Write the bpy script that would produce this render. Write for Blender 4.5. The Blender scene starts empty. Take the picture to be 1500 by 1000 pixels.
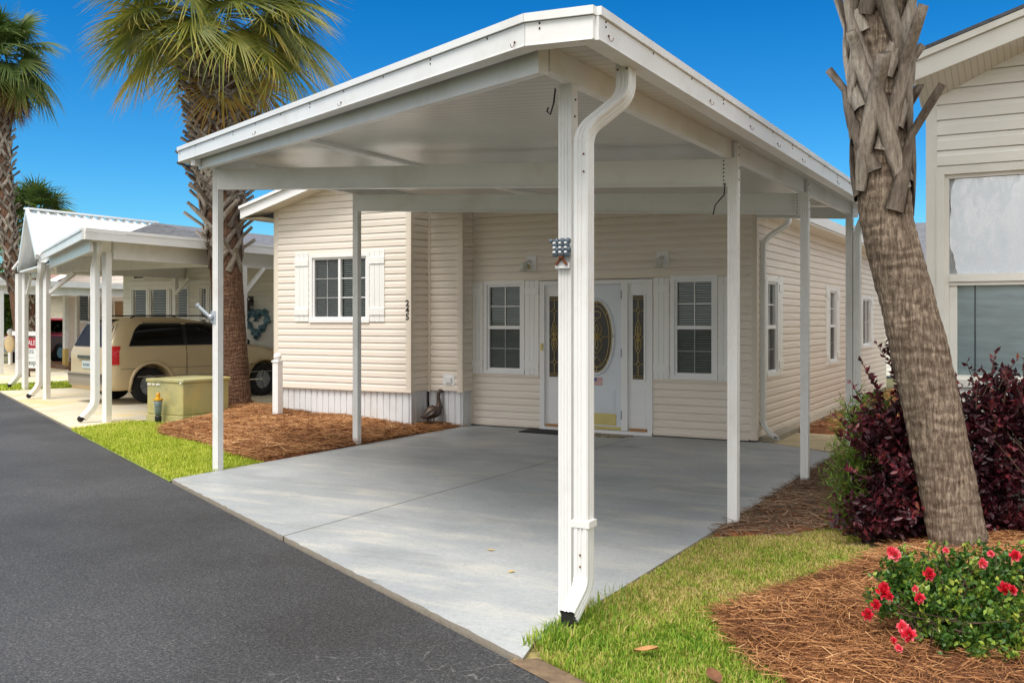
import bpy, math, random
import numpy as np
from mathutils import Vector, Matrix
random.seed(7); rng = np.random.default_rng(7)
SC = bpy.context.scene
COL = SC.collection
R = math.radians

# ------------------------------------------------------------------ materials
def S(r, g, b):
    f = lambda v: (v/255/12.92) if v/255 <= .04045 else ((v/255+.055)/1.055)**2.4
    return (f(r), f(g), f(b), 1)
def nt(name):
    m = bpy.data.materials.new(name); m.use_nodes = True
    n = m.node_tree; b = n.nodes['Principled BSDF']
    return m, n, b
def N(n, t, **k):
    o = n.nodes.new(t)
    for a, v in k.items():
        if hasattr(o, a) and not a.startswith('i_'): setattr(o, a, v)
    return o
def coords(n, scale=(1, 1, 1)):
    t = N(n, 'ShaderNodeTexCoord'); mp = N(n, 'ShaderNodeMapping'); mp.inputs['Scale'].default_value = scale
    n.links.new(t.outputs['Object'], mp.inputs[0]); return mp.outputs[0]
def noise(n, vec, scale, detail=4, rough=.55):
    o = N(n, 'ShaderNodeTexNoise'); o.inputs['Scale'].default_value = scale; o.inputs['Detail'].default_value = detail
    o.inputs['Roughness'].default_value = rough; n.links.new(vec, o.inputs['Vector']); return o.outputs['Fac']
def ramp(n, fac, stops):
    o = N(n, 'ShaderNodeValToRGB'); e = o.color_ramp.elements
    while len(e) < len(stops): e.new(.5)
    for el, (p, c) in zip(e, stops): el.position = p; el.color = c
    n.links.new(fac, o.inputs[0]); return o.outputs[0]
def mixc(n, fac, a, b, mode='MIX'):
    o = N(n, 'ShaderNodeMix', data_type='RGBA', blend_type=mode)
    for sock, v in ((o.inputs[0], fac), (o.inputs[6], a), (o.inputs[7], b)):
        if hasattr(v, 'is_linked'): n.links.new(v, sock)
        else: sock.default_value = v
    return o.outputs[2]
def bump(n, b, h, strength=.3, dist=.01):
    o = N(n, 'ShaderNodeBump'); o.inputs['Strength'].default_value = strength; o.inputs['Distance'].default_value = dist
    n.links.new(h, o.inputs['Height']); n.links.new(o.outputs[0], b.inputs['Normal'])
def sc(c, k): return (min(c[0]*k, 1), min(c[1]*k, 1), min(c[2]*k, 1), 1)
def mat(name, c, rough=.5, var=.06, scale=3, c2=None, bmp=0, bscale=80, metal=0, spec=.5, stretch=(1, 1, 1), dirt=None, dscale=1.3):
    m, n, b = nt(name); v = coords(n, stretch)
    f = noise(n, v, scale)
    col = ramp(n, f, [(.3, sc(c, 1-var)), (.7, c2 or sc(c, 1+var))])
    if dirt:
        d = noise(n, v, dscale, 6, .65); dm = ramp(n, d, [(.5, (0, 0, 0, 1)), (.75, (1, 1, 1, 1))])
        col = mixc(n, dm, col, mixc(n, .5, col, dirt))
    n.links.new(col, b.inputs['Base Color'])
    b.inputs['Roughness'].default_value = rough; b.inputs['Metallic'].default_value = metal
    b.inputs['Specular IOR Level'].default_value = spec
    if bmp: bump(n, b, noise(n, v, bscale, 3), bmp, .006)
    return m
def attr_mat(name, stops, rough=.55, trans=.25, spec=.3, attr='tint'):
    m, n, b = nt(name)
    a = N(n, 'ShaderNodeAttribute', attribute_name=attr)
    c = ramp(n, a.outputs['Fac'], stops)
    n.links.new(c, b.inputs['Base Color']); b.inputs['Roughness'].default_value = rough; b.inputs['Specular IOR Level'].default_value = spec
    if trans:
        t = N(n, 'ShaderNodeBsdfTranslucent'); n.links.new(c, t.inputs[0])
        mx = N(n, 'ShaderNodeMixShader'); mx.inputs[0].default_value = trans
        n.links.new(b.outputs[0], mx.inputs[1]); n.links.new(t.outputs[0], mx.inputs[2])
        n.links.new(mx.outputs[0], n.nodes['Material Output'].inputs[0])
    return m
def glass_mat(name, tint=(.75, .82, .8, 1), refl=1.0, ior=1.5, wavy=.0):
    m, n, b = nt(name); n.nodes.remove(b)
    t = N(n, 'ShaderNodeBsdfTransparent'); t.inputs[0].default_value = tint
    g = N(n, 'ShaderNodeBsdfGlossy'); g.inputs['Roughness'].default_value = .02; g.inputs[0].default_value = (refl, refl, refl, 1)
    f = N(n, 'ShaderNodeFresnel'); f.inputs[0].default_value = ior
    if wavy:
        v = coords(n); bp = N(n, 'ShaderNodeBump'); bp.inputs['Strength'].default_value = wavy; bp.inputs['Distance'].default_value = .02
        n.links.new(noise(n, v, 3.5, 2), bp.inputs['Height']); n.links.new(bp.outputs[0], g.inputs['Normal'])
    mx = N(n, 'ShaderNodeMixShader'); n.links.new(f.outputs[0], mx.inputs[0]); n.links.new(t.outputs[0], mx.inputs[1]); n.links.new(g.outputs[0], mx.inputs[2])
    n.links.new(mx.outputs[0], n.nodes['Material Output'].inputs[0]); return m
def wave_mat(name, c, axis, period, rough=.4, depth=.006, dark=.9, spec=.5, strength=.6, prof='SAW'):
    m, n, b = nt(name); v = coords(n)
    w = N(n, 'ShaderNodeTexWave', bands_direction=axis, wave_profile=prof); w.inputs['Scale'].default_value = 2*math.pi/20/period
    n.links.new(v, w.inputs['Vector'])
    f = noise(n, v, 1.2); base = ramp(n, f, [(.3, sc(c, .95)), (.7, sc(c, 1.03))])
    g = ramp(n, w.outputs['Fac'], [(.0, (dark, dark, dark, 1)), (.15, (1, 1, 1, 1))])
    n.links.new(mixc(n, 1.0, base, g, 'MULTIPLY'), b.inputs['Base Color'])
    b.inputs['Roughness'].default_value = rough; b.inputs['Specular IOR Level'].default_value = spec
    bump(n, b, w.outputs['Fac'], strength, depth); return m

WHITE = S(236, 236, 234); CREAM = S(239, 229, 216)
mW = mat('white_aluminium', WHITE, .36, .03, 1.5, dirt=S(206, 201, 190), dscale=2.6)
mWs = mat('white_trim', S(240, 240, 239), .5, .03, 2)
mCream = mat('cream_vinyl', CREAM, .55, .035, .9, bmp=.05, bscale=120, stretch=(.4, .4, 3), dirt=S(212, 200, 180), dscale=.8)
mCreamTrim = mat('cream_trim', S(230, 219, 203), .5, .03, 2)
mNeigh = mat('ivory_vinyl', S(240, 238, 231), .5, .03, 1.1, bmp=.05, bscale=120, stretch=(.4, .4, 3), dirt=S(196, 190, 175), dscale=.9)
mNeighTrim = mat('ivory_trim', S(234, 232, 224), .45, .03, 1.4, dirt=S(200, 196, 184), dscale=1.6)
mPink = mat('pale_vinyl', S(226, 214, 204), .55, .04, .9)
mShut = mat('shutter_paint', S(242, 242, 239), .5, .03, 3, bmp=.05, bscale=60, stretch=(6, 6, .6))
mSkirt = mat('skirt_vinyl', S(226, 228, 230), .45, .04, 1.4, dirt=S(190, 184, 172), dscale=2)
mUnder = wave_mat('ribbed_ceiling', S(212, 210, 204), 'Y', .095, .26, .006, .6, .5, .7)
mSoffit = wave_mat('vented_soffit', S(228, 220, 204), 'X', .1, .5, .006, .62)
mSoffitN = wave_mat('vented_soffit_grey', S(216, 212, 200), 'X', .045, .5, .006, .5)
mShingle = mat('grey_shingle', S(98, 100, 106), .9, .35, 7, stretch=(1, 1, 6), bmp=.4, bscale=30)
mBrownRoof = mat('brown_shingle', S(140, 108, 98), .9, .3, 6, stretch=(1, 1, 6), bmp=.3, bscale=30)
mMetalRoof = mat('white_metal_roof', S(236, 238, 238), .3, .02, 1.5, spec=.5)
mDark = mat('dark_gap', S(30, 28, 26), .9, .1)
mRoom = mat('dark_room', S(40, 44, 46), .9, .15, 3)
mBlind = mat('blind_slat', S(206, 212, 206), .6, .05)
mBlindG = mat('woven_shade', S(214, 238, 240), .8, .14, 24, stretch=(.15, .15, 1), bmp=.2, bscale=70)
mGlass = glass_mat('window_glass', (.88, .94, .91, 1), 1, 1.6, .04); mGlassN = glass_mat('clear_window_glass', (1, 1, 1, 1), 1, 1.4, .02)
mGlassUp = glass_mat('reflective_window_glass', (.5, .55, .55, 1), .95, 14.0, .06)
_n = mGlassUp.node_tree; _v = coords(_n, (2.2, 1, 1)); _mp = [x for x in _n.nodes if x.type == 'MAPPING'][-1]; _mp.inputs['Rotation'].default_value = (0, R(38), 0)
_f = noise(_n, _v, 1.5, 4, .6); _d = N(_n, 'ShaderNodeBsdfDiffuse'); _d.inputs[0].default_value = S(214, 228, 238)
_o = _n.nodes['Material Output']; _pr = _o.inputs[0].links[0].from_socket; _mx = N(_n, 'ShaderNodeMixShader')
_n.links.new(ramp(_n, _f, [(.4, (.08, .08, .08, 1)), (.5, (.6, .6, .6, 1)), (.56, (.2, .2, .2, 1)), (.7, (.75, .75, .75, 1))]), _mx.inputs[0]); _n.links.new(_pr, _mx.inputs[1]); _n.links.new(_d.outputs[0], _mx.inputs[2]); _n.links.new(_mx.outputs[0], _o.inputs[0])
mTint = glass_mat('tinted_car_glass', (.05, .05, .055, 1), .8, 1.45, .02)
mTintF = glass_mat('green_car_glass', (.3, .42, .38, 1), .8, 1.45, .02)
m, n, b = nt('insect_screen'); b.inputs['Base Color'].default_value = S(92, 96, 98); b.inputs['Roughness'].default_value = .8
_t = N(n, 'ShaderNodeBsdfTransparent'); _m = N(n, 'ShaderNodeMixShader'); _m.inputs[0].default_value = .45
n.links.new(_t.outputs[0], _m.inputs[1]); n.links.new(b.outputs[0], _m.inputs[2]); n.links.new(_m.outputs[0], n.nodes['Material Output'].inputs[0]); mScreen = m
mDoor = mat('door_paint', S(222, 228, 234), .4, .02, 2)
mGold = mat('brass', S(182, 160, 104), .4, .1, 6, metal=.5)
mBrassPlate = mat('brass_plate', S(206, 190, 122), .4, .06, 5, metal=.35)
mDoorGlass = mat('textured_dark_glass', S(52, 50, 46), .12, .3, 40, bmp=.3, bscale=90)
mBlack = mat('black_plastic', S(24, 24, 25), .5, .1)
mSteel = mat('grey_metal', S(150, 155, 160), .4, .08, 8, metal=.6)
mRust = mat('rusty_metal', S(110, 62, 34), .8, .3, 20)
mGalv = mat('painted_bracket', S(190, 198, 206), .4, .06, 6, metal=.3)
mStep = mat('raw_concrete', S(166, 158, 142), .9, .12, 3, bmp=.3, bscale=60)
mPaver = mat('buff_paver', S(190, 172, 138), .9, .14, 4, bmp=.3, bscale=50)
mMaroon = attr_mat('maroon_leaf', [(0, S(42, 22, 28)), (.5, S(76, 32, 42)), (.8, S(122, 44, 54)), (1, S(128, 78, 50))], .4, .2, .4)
mGreenLeaf = attr_mat('shrub_leaf', [(0, S(48, 74, 26)), (.5, S(92, 124, 44)), (.85, S(140, 156, 66)), (1, S(150, 84, 48))], .5, .3)
mRoseLeaf = attr_mat('rose_leaf', [(0, S(40, 74, 28)), (.5, S(78, 116, 44)), (.8, S(148, 170, 62)), (1, S(190, 190, 84))], .4, .3, .45)
mPetal = attr_mat('rose_petal', [(0, S(206, 24, 44)), (.5, S(236, 60, 84)), (1, S(248, 140, 150))], .5, .3)
mPalmLeaf = attr_mat('palm_frond', [(0, S(62, 78, 30)), (.4, S(112, 122, 46)), (.65, S(166, 160, 70)), (.85, S(200, 176, 88)), (1, S(186, 136, 66))], .5, .3, .35)
mPalmLeafG = attr_mat('palm_frond_green', [(0, S(48, 72, 34)), (.5, S(90, 112, 50)), (.8, S(140, 146, 74)), (1, S(150, 112, 70))], .5, .3, .35)
mBoot = attr_mat('palm_boot', [(0, S(92, 80, 70)), (.5, S(156, 144, 131)), (1, S(202, 192, 178))], .9, 0, .2)
mStem = mat('brown_stem', S(74, 56, 44), .9, .2, 20)
mGrass = attr_mat('grass_blade_fresh', [(0, S(126, 146, 40)), (.5, S(182, 196, 62)), (1, S(216, 212, 112))], .6, .3, .2)
mGrassDry = attr_mat('grass_blade_mixed', [(0, S(92, 134, 36)), (.4, S(148, 174, 58)), (.66, S(190, 180, 98)), (1, S(210, 186, 134))], .6, .3, .2)
mNeedle = attr_mat('pine_needle', [(0, S(88, 56, 38)), (.35, S(150, 102, 64)), (.7, S(196, 146, 98)), (1, S(226, 188, 140))], .7, .1, .25)

_n = mBoot.node_tree; _b = _n.nodes['Principled BSDF']; _v = coords(_n, (1, 1, .16)); _f = noise(_n, _v, 55, 8, .75)
_c = _b.inputs['Base Color'].links[0].from_socket
_n.links.new(mixc(_n, 1.0, _c, ramp(_n, _f, [(.32, (.42, .4, .38, 1)), (.6, (1.1, 1.1, 1.1, 1))]), 'MULTIPLY'), _b.inputs['Base Color']); bump(_n, _b, _f, 1.0, .02)
def trunk_mat(name, c, c2, ring=.09):
    m, n, b = nt(name); v = coords(n, (1, 1, .14)); f = noise(n, v, 48, 8, .75)
    v2 = coords(n); w = N(n, 'ShaderNodeTexWave', bands_direction='Z'); w.inputs['Scale'].default_value = 2*math.pi/20/ring
    w.inputs['Distortion'].default_value = 9; w.inputs['Detail'].default_value = 3; w.inputs['Detail Scale'].default_value = 1.6; n.links.new(v2, w.inputs['Vector'])
    big = noise(n, v2, 3.2, 5, .6)
    col = ramp(n, f, [(.32, sc(c, .38)), (.47, c), (.58, c2), (.7, sc(c2, 1.25))])
    col = mixc(n, ramp(n, big, [(.4, (0, 0, 0, 1)), (.68, (.8, .8, .8, 1))]), col, mixc(n, .5, col, sc(c, .55)))
    col = mixc(n, ramp(n, w.outputs['Fac'], [(.0, (.3, .3, .3, 1)), (.2, (0, 0, 0, 1))]), col, sc(c, .5))
    n.links.new(col, b.inputs['Base Color']); b.inputs['Roughness'].default_value = .95; b.inputs['Specular IOR Level'].default_value = .2
    mm = N(n, 'ShaderNodeMath', operation='MULTIPLY_ADD'); mm.inputs[1].default_value = .25; n.links.new(w.outputs['Fac'], mm.inputs[0]); n.links.new(f, mm.inputs[2])
    bump(n, b, mm.outputs[0], 1.0, .03); return m
mTrunk = trunk_mat('palm_bark', S(132, 115, 99), S(178, 160, 141))
mTrunk2 = trunk_mat('reddish_palm_bark', S(112, 84, 68), S(146, 114, 92), .07)

def ground_mats():
    # asphalt
    m, n, b = nt('asphalt'); v = coords(n)
    f = noise(n, v, 66, 8, .88); big = noise(n, v, .55, 5, .6)
    col = ramp(n, f, [(.36, S(28, 28, 30)), (.48, S(54, 54, 56)), (.56, S(75, 75, 76)), (.67, S(132, 130, 127))])
    bb = ramp(n, big, [(.34, (.66, .62, .61, 1)), (.5, (.95, .95, .95, 1)), (.64, (1.28, 1.28, 1.3, 1))])
    col = mixc(n, 1.0, col, bb, 'MULTIPLY')
    vo = N(n, 'ShaderNodeTexVoronoi', feature='DISTANCE_TO_EDGE'); vo.inputs['Scale'].default_value = 4.2
    nv = N(n, 'ShaderNodeTexNoise'); nv.inputs['Scale'].default_value = 3; nv.inputs['Detail'].default_value = 4; n.links.new(v, nv.inputs['Vector'])
    vm = N(n, 'ShaderNodeVectorMath', operation='MULTIPLY_ADD'); vm.inputs[1].default_value = (.5, .5, 0); n.links.new(nv.outputs['Color'], vm.inputs[0]); n.links.new(v, vm.inputs[2]); n.links.new(vm.outputs[0], vo.inputs['Vector'])
    crk = ramp(n, vo.outputs['Distance'], [(0, (1, 1, 1, 1)), (.022, (0, 0, 0, 1))])
    dd = N(n, 'ShaderNodeVectorMath', operation='DISTANCE'); dd.inputs[1].default_value = (-2.35, 3.35, -.012); n.links.new(v, dd.inputs[0])
    msk = ramp(n, dd.outputs['Value'], [(.45, (1, 1, 1, 1)), (1.0, (0, 0, 0, 1))])
    ck = mixc(n, 1.0, crk, msk, 'MULTIPLY')
    fine = noise(n, v, 9, 3); ck = mixc(n, 1.0, ck, ramp(n, fine, [(.42, (0, 0, 0, 1)), (.6, (.5, .5, .5, 1))]), 'MULTIPLY')
    col = mixc(n, ck, col, S(150, 148, 146))
    n.links.new(col, b.inputs['Base Color'])
    rr = ramp(n, big, [(.35, (.5, .5, .5, 1)), (.65, (.72, .72, .72, 1))]); n.links.new(rr, b.inputs['Roughness']); b.inputs['Specular IOR Level'].default_value = .4
    bump(n, b, f, .9, .008); A = m
    # painted concrete
    m, n, b = nt('painted_concrete'); v = coords(n); vs = coords(n, (.35, 1.4, 1))
    f = noise(n, v, .6, 6, .6); st = noise(n, vs, 2.4, 6, .7); g = noise(n, v, 60, 3, .7)
    col = ramp(n, f, [(.34, S(150, 155, 158)), (.5, S(166, 170, 173)), (.66, S(186, 188, 187))])
    col = mixc(n, ramp(n, st, [(.5, (0, 0, 0, 1)), (.7, (.6, .6, .6, 1))]), col, S(214, 208, 192))
    col = mixc(n, ramp(n, noise(n, vs, 1.1, 7, .7), [(.54, (0, 0, 0, 1)), (.7, (.6, .6, .6, 1))]), col, S(124, 127, 129))
    sp2 = noise(n, v, 22, 8, .85); col = mixc(n, ramp(n, sp2, [(.34, (.55, .55, .55, 1)), (.47, (0, 0, 0, 1))]), col, S(118, 120, 121)); col = mixc(n, ramp(n, sp2, [(.56, (0, 0, 0, 1)), (.7, (.5, .5, .5, 1))]), col, S(220, 218, 212))
    spots = noise(n, coords(n, (.8, 1.6, 1)), 2.3, 2, .4)
    col = mixc(n, ramp(n, spots, [(.73, (0, 0, 0, 1)), (.76, (.55, .55, .55, 1))]), col, S(80, 80, 80))
    col = mixc(n, ramp(n, g, [(.35, (.25, .25, .25, 1)), (.6, (0, 0, 0, 1))]), col, S(120, 124, 128))
    n.links.new(col, b.inputs['Base Color']); b.inputs['Roughness'].default_value = .5; b.inputs['Specular IOR Level'].default_value = .35
    bump(n, b, g, .18, .004); Cn = m
    m, n, b = nt('stained_concrete'); v = coords(n)
    f = noise(n, v, .7, 6, .65); col = ramp(n, f, [(.3, S(196, 180, 146)), (.5, S(206, 198, 178)), (.62, S(210, 186, 132)), (.8, S(214, 208, 194))])
    n.links.new(col, b.inputs['Base Color']); b.inputs['Roughness'].default_value = .85; bump(n, b, noise(n, v, 60, 3), .2, .005); Cs = m
    return A, Cn, Cs
mAsphalt, mConc, mConcS = ground_mats()
mSlabEdge = mat('broken_concrete_edge', S(186, 178, 164), .95, .35, 12, c2=S(150, 138, 122), bmp=.8, bscale=24)
mLawnFresh = mat('turf_fresh', S(112, 134, 42), .95, .3, 10, c2=S(142, 158, 62), bmp=.5, bscale=40)
mLawnDry = mat('turf_patchy', S(96, 104, 44), .95, .3, 16, c2=S(172, 150, 100), bmp=.8, bscale=30)
mGround = mat('far_ground', S(88, 94, 52), .95, .25, .8, c2=S(104, 98, 66))
mMulch = mat('straw_base', S(112, 66, 38), .95, .4, 14, c2=S(156, 100, 58), bmp=.9, bscale=45)
mDirt = mat('bare_soil', S(104, 86, 68), .95, .3, 12, c2=S(128, 106, 82), bmp=.6, bscale=50)

# ------------------------------------------------------------------ mesh builder
def rootloc(o):
    while o is not None and o.parent: o = o.parent
    return Vector(o.location) if o is not None else Vector((0, 0, 0))
class MB:
    def __init__(s): s.v = []; s.f = []; s.mi = []; s.cm = 0; s.sm = []; s.smooth = False
    def add(s, vs, fs):
        o = len(s.v); s.v += [tuple(p) for p in vs]
        for f in fs: s.f.append([i+o for i in f]); s.mi.append(s.cm); s.sm.append(s.smooth)
    def quad(s, a, b, c, d): s.add([a, b, c, d], [(0, 1, 2, 3)])
    def poly(s, pts): s.add(pts, [tuple(range(len(pts)))])
    def box(s, a, b):
        x0, y0, z0 = a; x1, y1, z1 = b
        s.add([(x0, y0, z0), (x1, y0, z0), (x1, y1, z0), (x0, y1, z0), (x0, y0, z1), (x1, y0, z1), (x1, y1, z1), (x0, y1, z1)],
              [(0, 3, 2, 1), (4, 5, 6, 7), (0, 1, 5, 4), (1, 2, 6, 5), (2, 3, 7, 6), (3, 0, 4, 7)])
    def fbox(s, F, u0, u1, z0, z1, o0, o1):
        P = [F(u, z, o) for o in (o0, o1) for (u, z) in ((u0, z0), (u1, z0), (u1, z1), (u0, z1))]
        s.add(P, [(0, 1, 2, 3), (7, 6, 5, 4), (0, 4, 5, 1), (1, 5, 6, 2), (2, 6, 7, 3), (3, 7, 4, 0)])
    def prism(s, pts, z0, z1):          # pts 2-D polygon
        k = len(pts); f0 = z0 if callable(z0) else (lambda x, y: z0); f1 = z1 if callable(z1) else (lambda x, y: z1)
        s.add([(x, y, f0(x, y)) for x, y in pts]+[(x, y, f1(x, y)) for x, y in pts],
              [tuple(range(k))[::-1], tuple(range(k, 2*k))]+[(i, (i+1) % k, (i+1) % k+k, i+k) for i in range(k)])
    def extr(s, pts3, d):               # polygon of 3-D points pushed along d
        k = len(pts3); d = Vector(d)
        s.add([Vector(p) for p in pts3]+[Vector(p)+d for p in pts3], [tuple(range(k))[::-1], tuple(range(k, 2*k))]+[(i, (i+1) % k, (i+1) % k+k, i+k) for i in range(k)])
    def bar(s, a, b, w, h, up=(0, 0, 1)):   # rectangular bar between two points
        a = Vector(a); b = Vector(b); d = (b-a).normalized(); up = Vector(up)
        sd = d.cross(up).normalized(); u = sd.cross(d).normalized()
        P = [p+sd*x*w/2+u*y*h/2 for p in (a, b) for (x, y) in ((-1, -1), (1, -1), (1, 1), (-1, 1))]
        s.add(P, [(3, 2, 1, 0), (4, 5, 6, 7), (0, 1, 5, 4), (1, 2, 6, 5), (2, 3, 7, 6), (3, 0, 4, 7)])
    def sweep(s, path, sect, caps=True, scales=None, up=(0, 0, 1), fix=None):
        path = [Vector(p) for p in path]; k = len(sect); vs = []; u = Vector(up); 
        for i, p in enumerate(path):
            d = (path[min(i+1, len(path)-1)]-path[max(i-1, 0)]).normalized()
            if fix: sd = Vector(fix); 
            else:
                sd = d.cross(u)
                if sd.length < 1e-4: sd = Vector((1, 0, 0))
                sd.normalize()
            uu = sd.cross(d).normalized(); q = scales[i] if scales else 1
            if not fix: u = uu
            qa, qb = q if isinstance(q, tuple) else (q, q)
            vs += [p+sd*a*qa+uu*c*qb for a, c in sect]
        fs = [(i*k+j, i*k+(j+1) % k, (i+1)*k+(j+1) % k, (i+1)*k+j) for i in range(len(path)-1) for j in range(k)]
        if caps: fs += [tuple(range(k))[::-1], tuple(range((len(path)-1)*k, len(path)*k))]
        s.add(vs, fs)
    def tube(s, path, r, n=8, up=(0, 0, 1)):
        rr = r if isinstance(r, (list, tuple)) else [r]*len(path)
        s.sweep(path, [(math.cos(2*math.pi*i/n), math.sin(2*math.pi*i/n)) for i in range(n)], True, list(rr), up)
    def lathe(s, prof, c=(0, 0, 0), n=16):
        vs = [(c[0]+r*math.cos(2*math.pi*i/n), c[1]+r*math.sin(2*math.pi*i/n), c[2]+z) for r, z in prof for i in range(n)]
        s.add(vs, [(j*n+i, j*n+(i+1) % n, (j+1)*n+(i+1) % n, (j+1)*n+i) for j in range(len(prof)-1) for i in range(n)]+[tuple(range(n))[::-1], tuple(range((len(prof)-1)*n, len(prof)*n))])
    def ball(s, c, r, n=10, sq=(1, 1, 1)):
        m_ = n//2+1
        vs = [(c[0]+r*sq[0]*math.sin(math.pi*j/m_)*math.cos(2*math.pi*i/n), c[1]+r*sq[1]*math.sin(math.pi*j/m_)*math.sin(2*math.pi*i/n), c[2]-r*sq[2]*math.cos(math.pi*j/m_)) for j in range(1, m_) for i in range(n)]
        vs += [(c[0], c[1], c[2]-r*sq[2]), (c[0], c[1], c[2]+r*sq[2])]; k = (m_-1)*n
        fs = [(j*n+i, j*n+(i+1) % n, (j+1)*n+(i+1) % n, (j+1)*n+i) for j in range(m_-2) for i in range(n)]
        fs += [(k, (i+1) % n, i) for i in range(n)]+[(k+1, (m_-2)*n+i, (m_-2)*n+(i+1) % n) for i in range(n)]
        s.add(vs, fs)
    def build(s, name, mats, parent=None, local=False, bevel=0):
        off = Vector((0, 0, 0)) if local else rootloc(parent)
        me = bpy.data.meshes.new(name)
        me.from_pydata([(p[0]-off.x, p[1]-off.y, p[2]-off.z) for p in s.v], [], s.f)
        for q in (mats if isinstance(mats, (list, tuple)) else [mats]): me.materials.append(q)
        me.polygons.foreach_set('material_index', s.mi); me.polygons.foreach_set('use_smooth', s.sm)
        me.update(); o = bpy.data.objects.new(name, me); COL.objects.link(o)
        if parent is not None: o.parent = parent
        if bevel:
            b = o.modifiers.new('Bevel', 'BEVEL'); b.width = bevel; b.segments = 2; b.limit_method = 'ANGLE'; b.angle_limit = R(40)
        return o
def npmesh(name, V, F, mat_, parent=None, tint=None, local=False, smooth=False):
    """V (n,3) array, F (m,k) int array, tint per vertex"""
    off = np.array((0, 0, 0.)) if local else np.array(rootloc(parent))
    V = np.asarray(V, dtype=np.float32)-off.astype(np.float32); F = np.asarray(F, dtype=np.int32); k = F.shape[1]
    me = bpy.data.meshes.new(name); me.vertices.add(len(V)); me.vertices.foreach_set('co', V.ravel())
    me.loops.add(F.size); me.loops.foreach_set('vertex_index', F.ravel()); me.polygons.add(len(F))
    me.polygons.foreach_set('loop_start', np.arange(0, F.size, k, dtype=np.int32)); me.polygons.foreach_set('loop_total', np.full(len(F), k, dtype=np.int32))
    if tint is not None:
        a = me.attributes.new('tint', 'FLOAT', 'POINT'); a.data.foreach_set('value', np.clip(tint, 0, 1).astype(np.float32))
    me.materials.append(mat_); me.update(calc_edges=True)
    if smooth: me.polygons.foreach_set('use_smooth', np.ones(len(F), dtype=bool))
    o = bpy.data.objects.new(name, me); COL.objects.link(o)
    if parent is not None: o.parent = parent
    return o
def tag(o, label=None, cat=None, group=None, kind=None):
    if label: o['label'] = label
    if cat: o['category'] = cat
    if group: o['group'] = group
    if kind: o['kind'] = kind
    return o
def thing(name, label, cat, loc=(0, 0, 0), group=None, rz=0):
    o = bpy.data.objects.new(name, None); COL.objects.link(o); o.location = loc; o.rotation_euler = (0, 0, rz); o.empty_display_size = .2
    return tag(o, label, cat, group)
def struct(o): o['kind'] = 'structure'; return o
def frame(P0, ud, nn):
    P0 = Vector(P0); ud = Vector(ud); nn = Vector(nn)
    return lambda u, z, o=0: P0+ud*u+nn*o+Vector((0, 0, z))
def FY(Y): return frame((0, Y, 0), (1, 0, 0), (0, -1, 0))     # faces the street, u = X
def FX(X): return frame((X, 0, 0), (0, 1, 0), (1, 0, 0))      # faces +X, u = Y
def FXn(X): return frame((X, 0, 0), (0, 1, 0), (-1, 0, 0))
def text_mesh(body, size, F, u, z, o, parent, name, mt, align='CENTER', depth=.002, bold=0, flip=1):
    cu = bpy.data.curves.new('txt', 'FONT'); cu.body = body; cu.size = size; cu.align_x = align; cu.align_y = 'CENTER'; cu.extrude = depth; cu.offset = bold
    ob = bpy.data.objects.new('txt', cu); COL.objects.link(ob); bpy.context.view_layer.update()
    me = bpy.data.meshes.new_from_object(ob.evaluated_get(bpy.context.evaluated_depsgraph_get()))
    bpy.data.objects.remove(ob); rl = rootloc(parent)
    for v in me.vertices: v.co = F(u+v.co.x*flip, z+v.co.y, o+v.co.z)-rl
    me.materials.clear(); me.materials.append(mt); me.name = name
    q = bpy.data.objects.new(name, me); COL.objects.link(q); q.parent = parent; return q

# ------------------------------------------------------------------ wall, window, shutter builders
def siding(mb, F, u0, u1, z0, z1, e=.1016, holes=(), roof=None, zstart=None):
    prof = [(0, .019), (.6, .0185), (.7, .013), (.91, .012), (.92, .0), (1, -.002)]
    z = z0 if zstart is None else zstart
    while z < z1-1e-4:
        segs = []
        for (a, oa), (b_, ob) in zip(prof[:-1], prof[1:]): segs.append((z+a*e, oa, z+b_*e, ob))
        for a, oa, b_, ob in segs:
            if a >= z1: continue
            bb = min(b_, z1); obb = oa+(ob-oa)*(bb-a)/(b_-a)
            cuts = sorted({a, bb} | {h for H in holes for h in (H[2], H[3]) if a < h < bb})
            for c0, c1 in zip(cuts[:-1], cuts[1:]):
                p0 = oa+(obb-oa)*(c0-a)/(bb-a); p1 = oa+(obb-oa)*(c1-a)/(bb-a); mid = (c0+c1)/2
                ul, ur = u0, u1
                if roof:
                    rg = roof(mid)
                    if rg is None: continue
                    ul = max(ul, rg[0]); ur = min(ur, rg[1])
                    if ul >= ur: continue
                iv = [(ul, ur)]
                for H in holes:
                    if H[2] < mid < H[3]:
                        nx = []
                        for a_, b2 in iv:
                            if H[1] <= a_ or H[0] >= b2: nx.append((a_, b2)); continue
                            if a_ < H[0]: nx.append((a_, H[0]))
                            if H[1] < b2: nx.append((H[1], b2))
                        iv = nx
                for a_, b2 in iv: mb.quad(F(a_, c0, p0), F(b2, c0, p0), F(b2, c1, p1), F(a_, c1, p1))
        ul, ur = u0, u1
        if roof:
            rg = roof(z)
            if rg is None: break
            ul = max(ul, rg[0]); ur = min(ur, rg[1])
        iv = [(ul, ur)]
        for H in holes:
            if H[2] < z < H[3]:
                nx = []
                for a_, b2 in iv:
                    if H[1] <= a_ or H[0] >= b2: nx.append((a_, b2)); continue
                    if a_ < H[0]: nx.append((a_, H[0]))
                    if H[1] < b2: nx.append((H[1], b2))
                iv = nx
        for a_, b2 in iv:
            mb.quad(F(a_, z, .001), F(b2, z, .001), F(b2, z, .019), F(a_, z, .019))
        z += e
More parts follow.
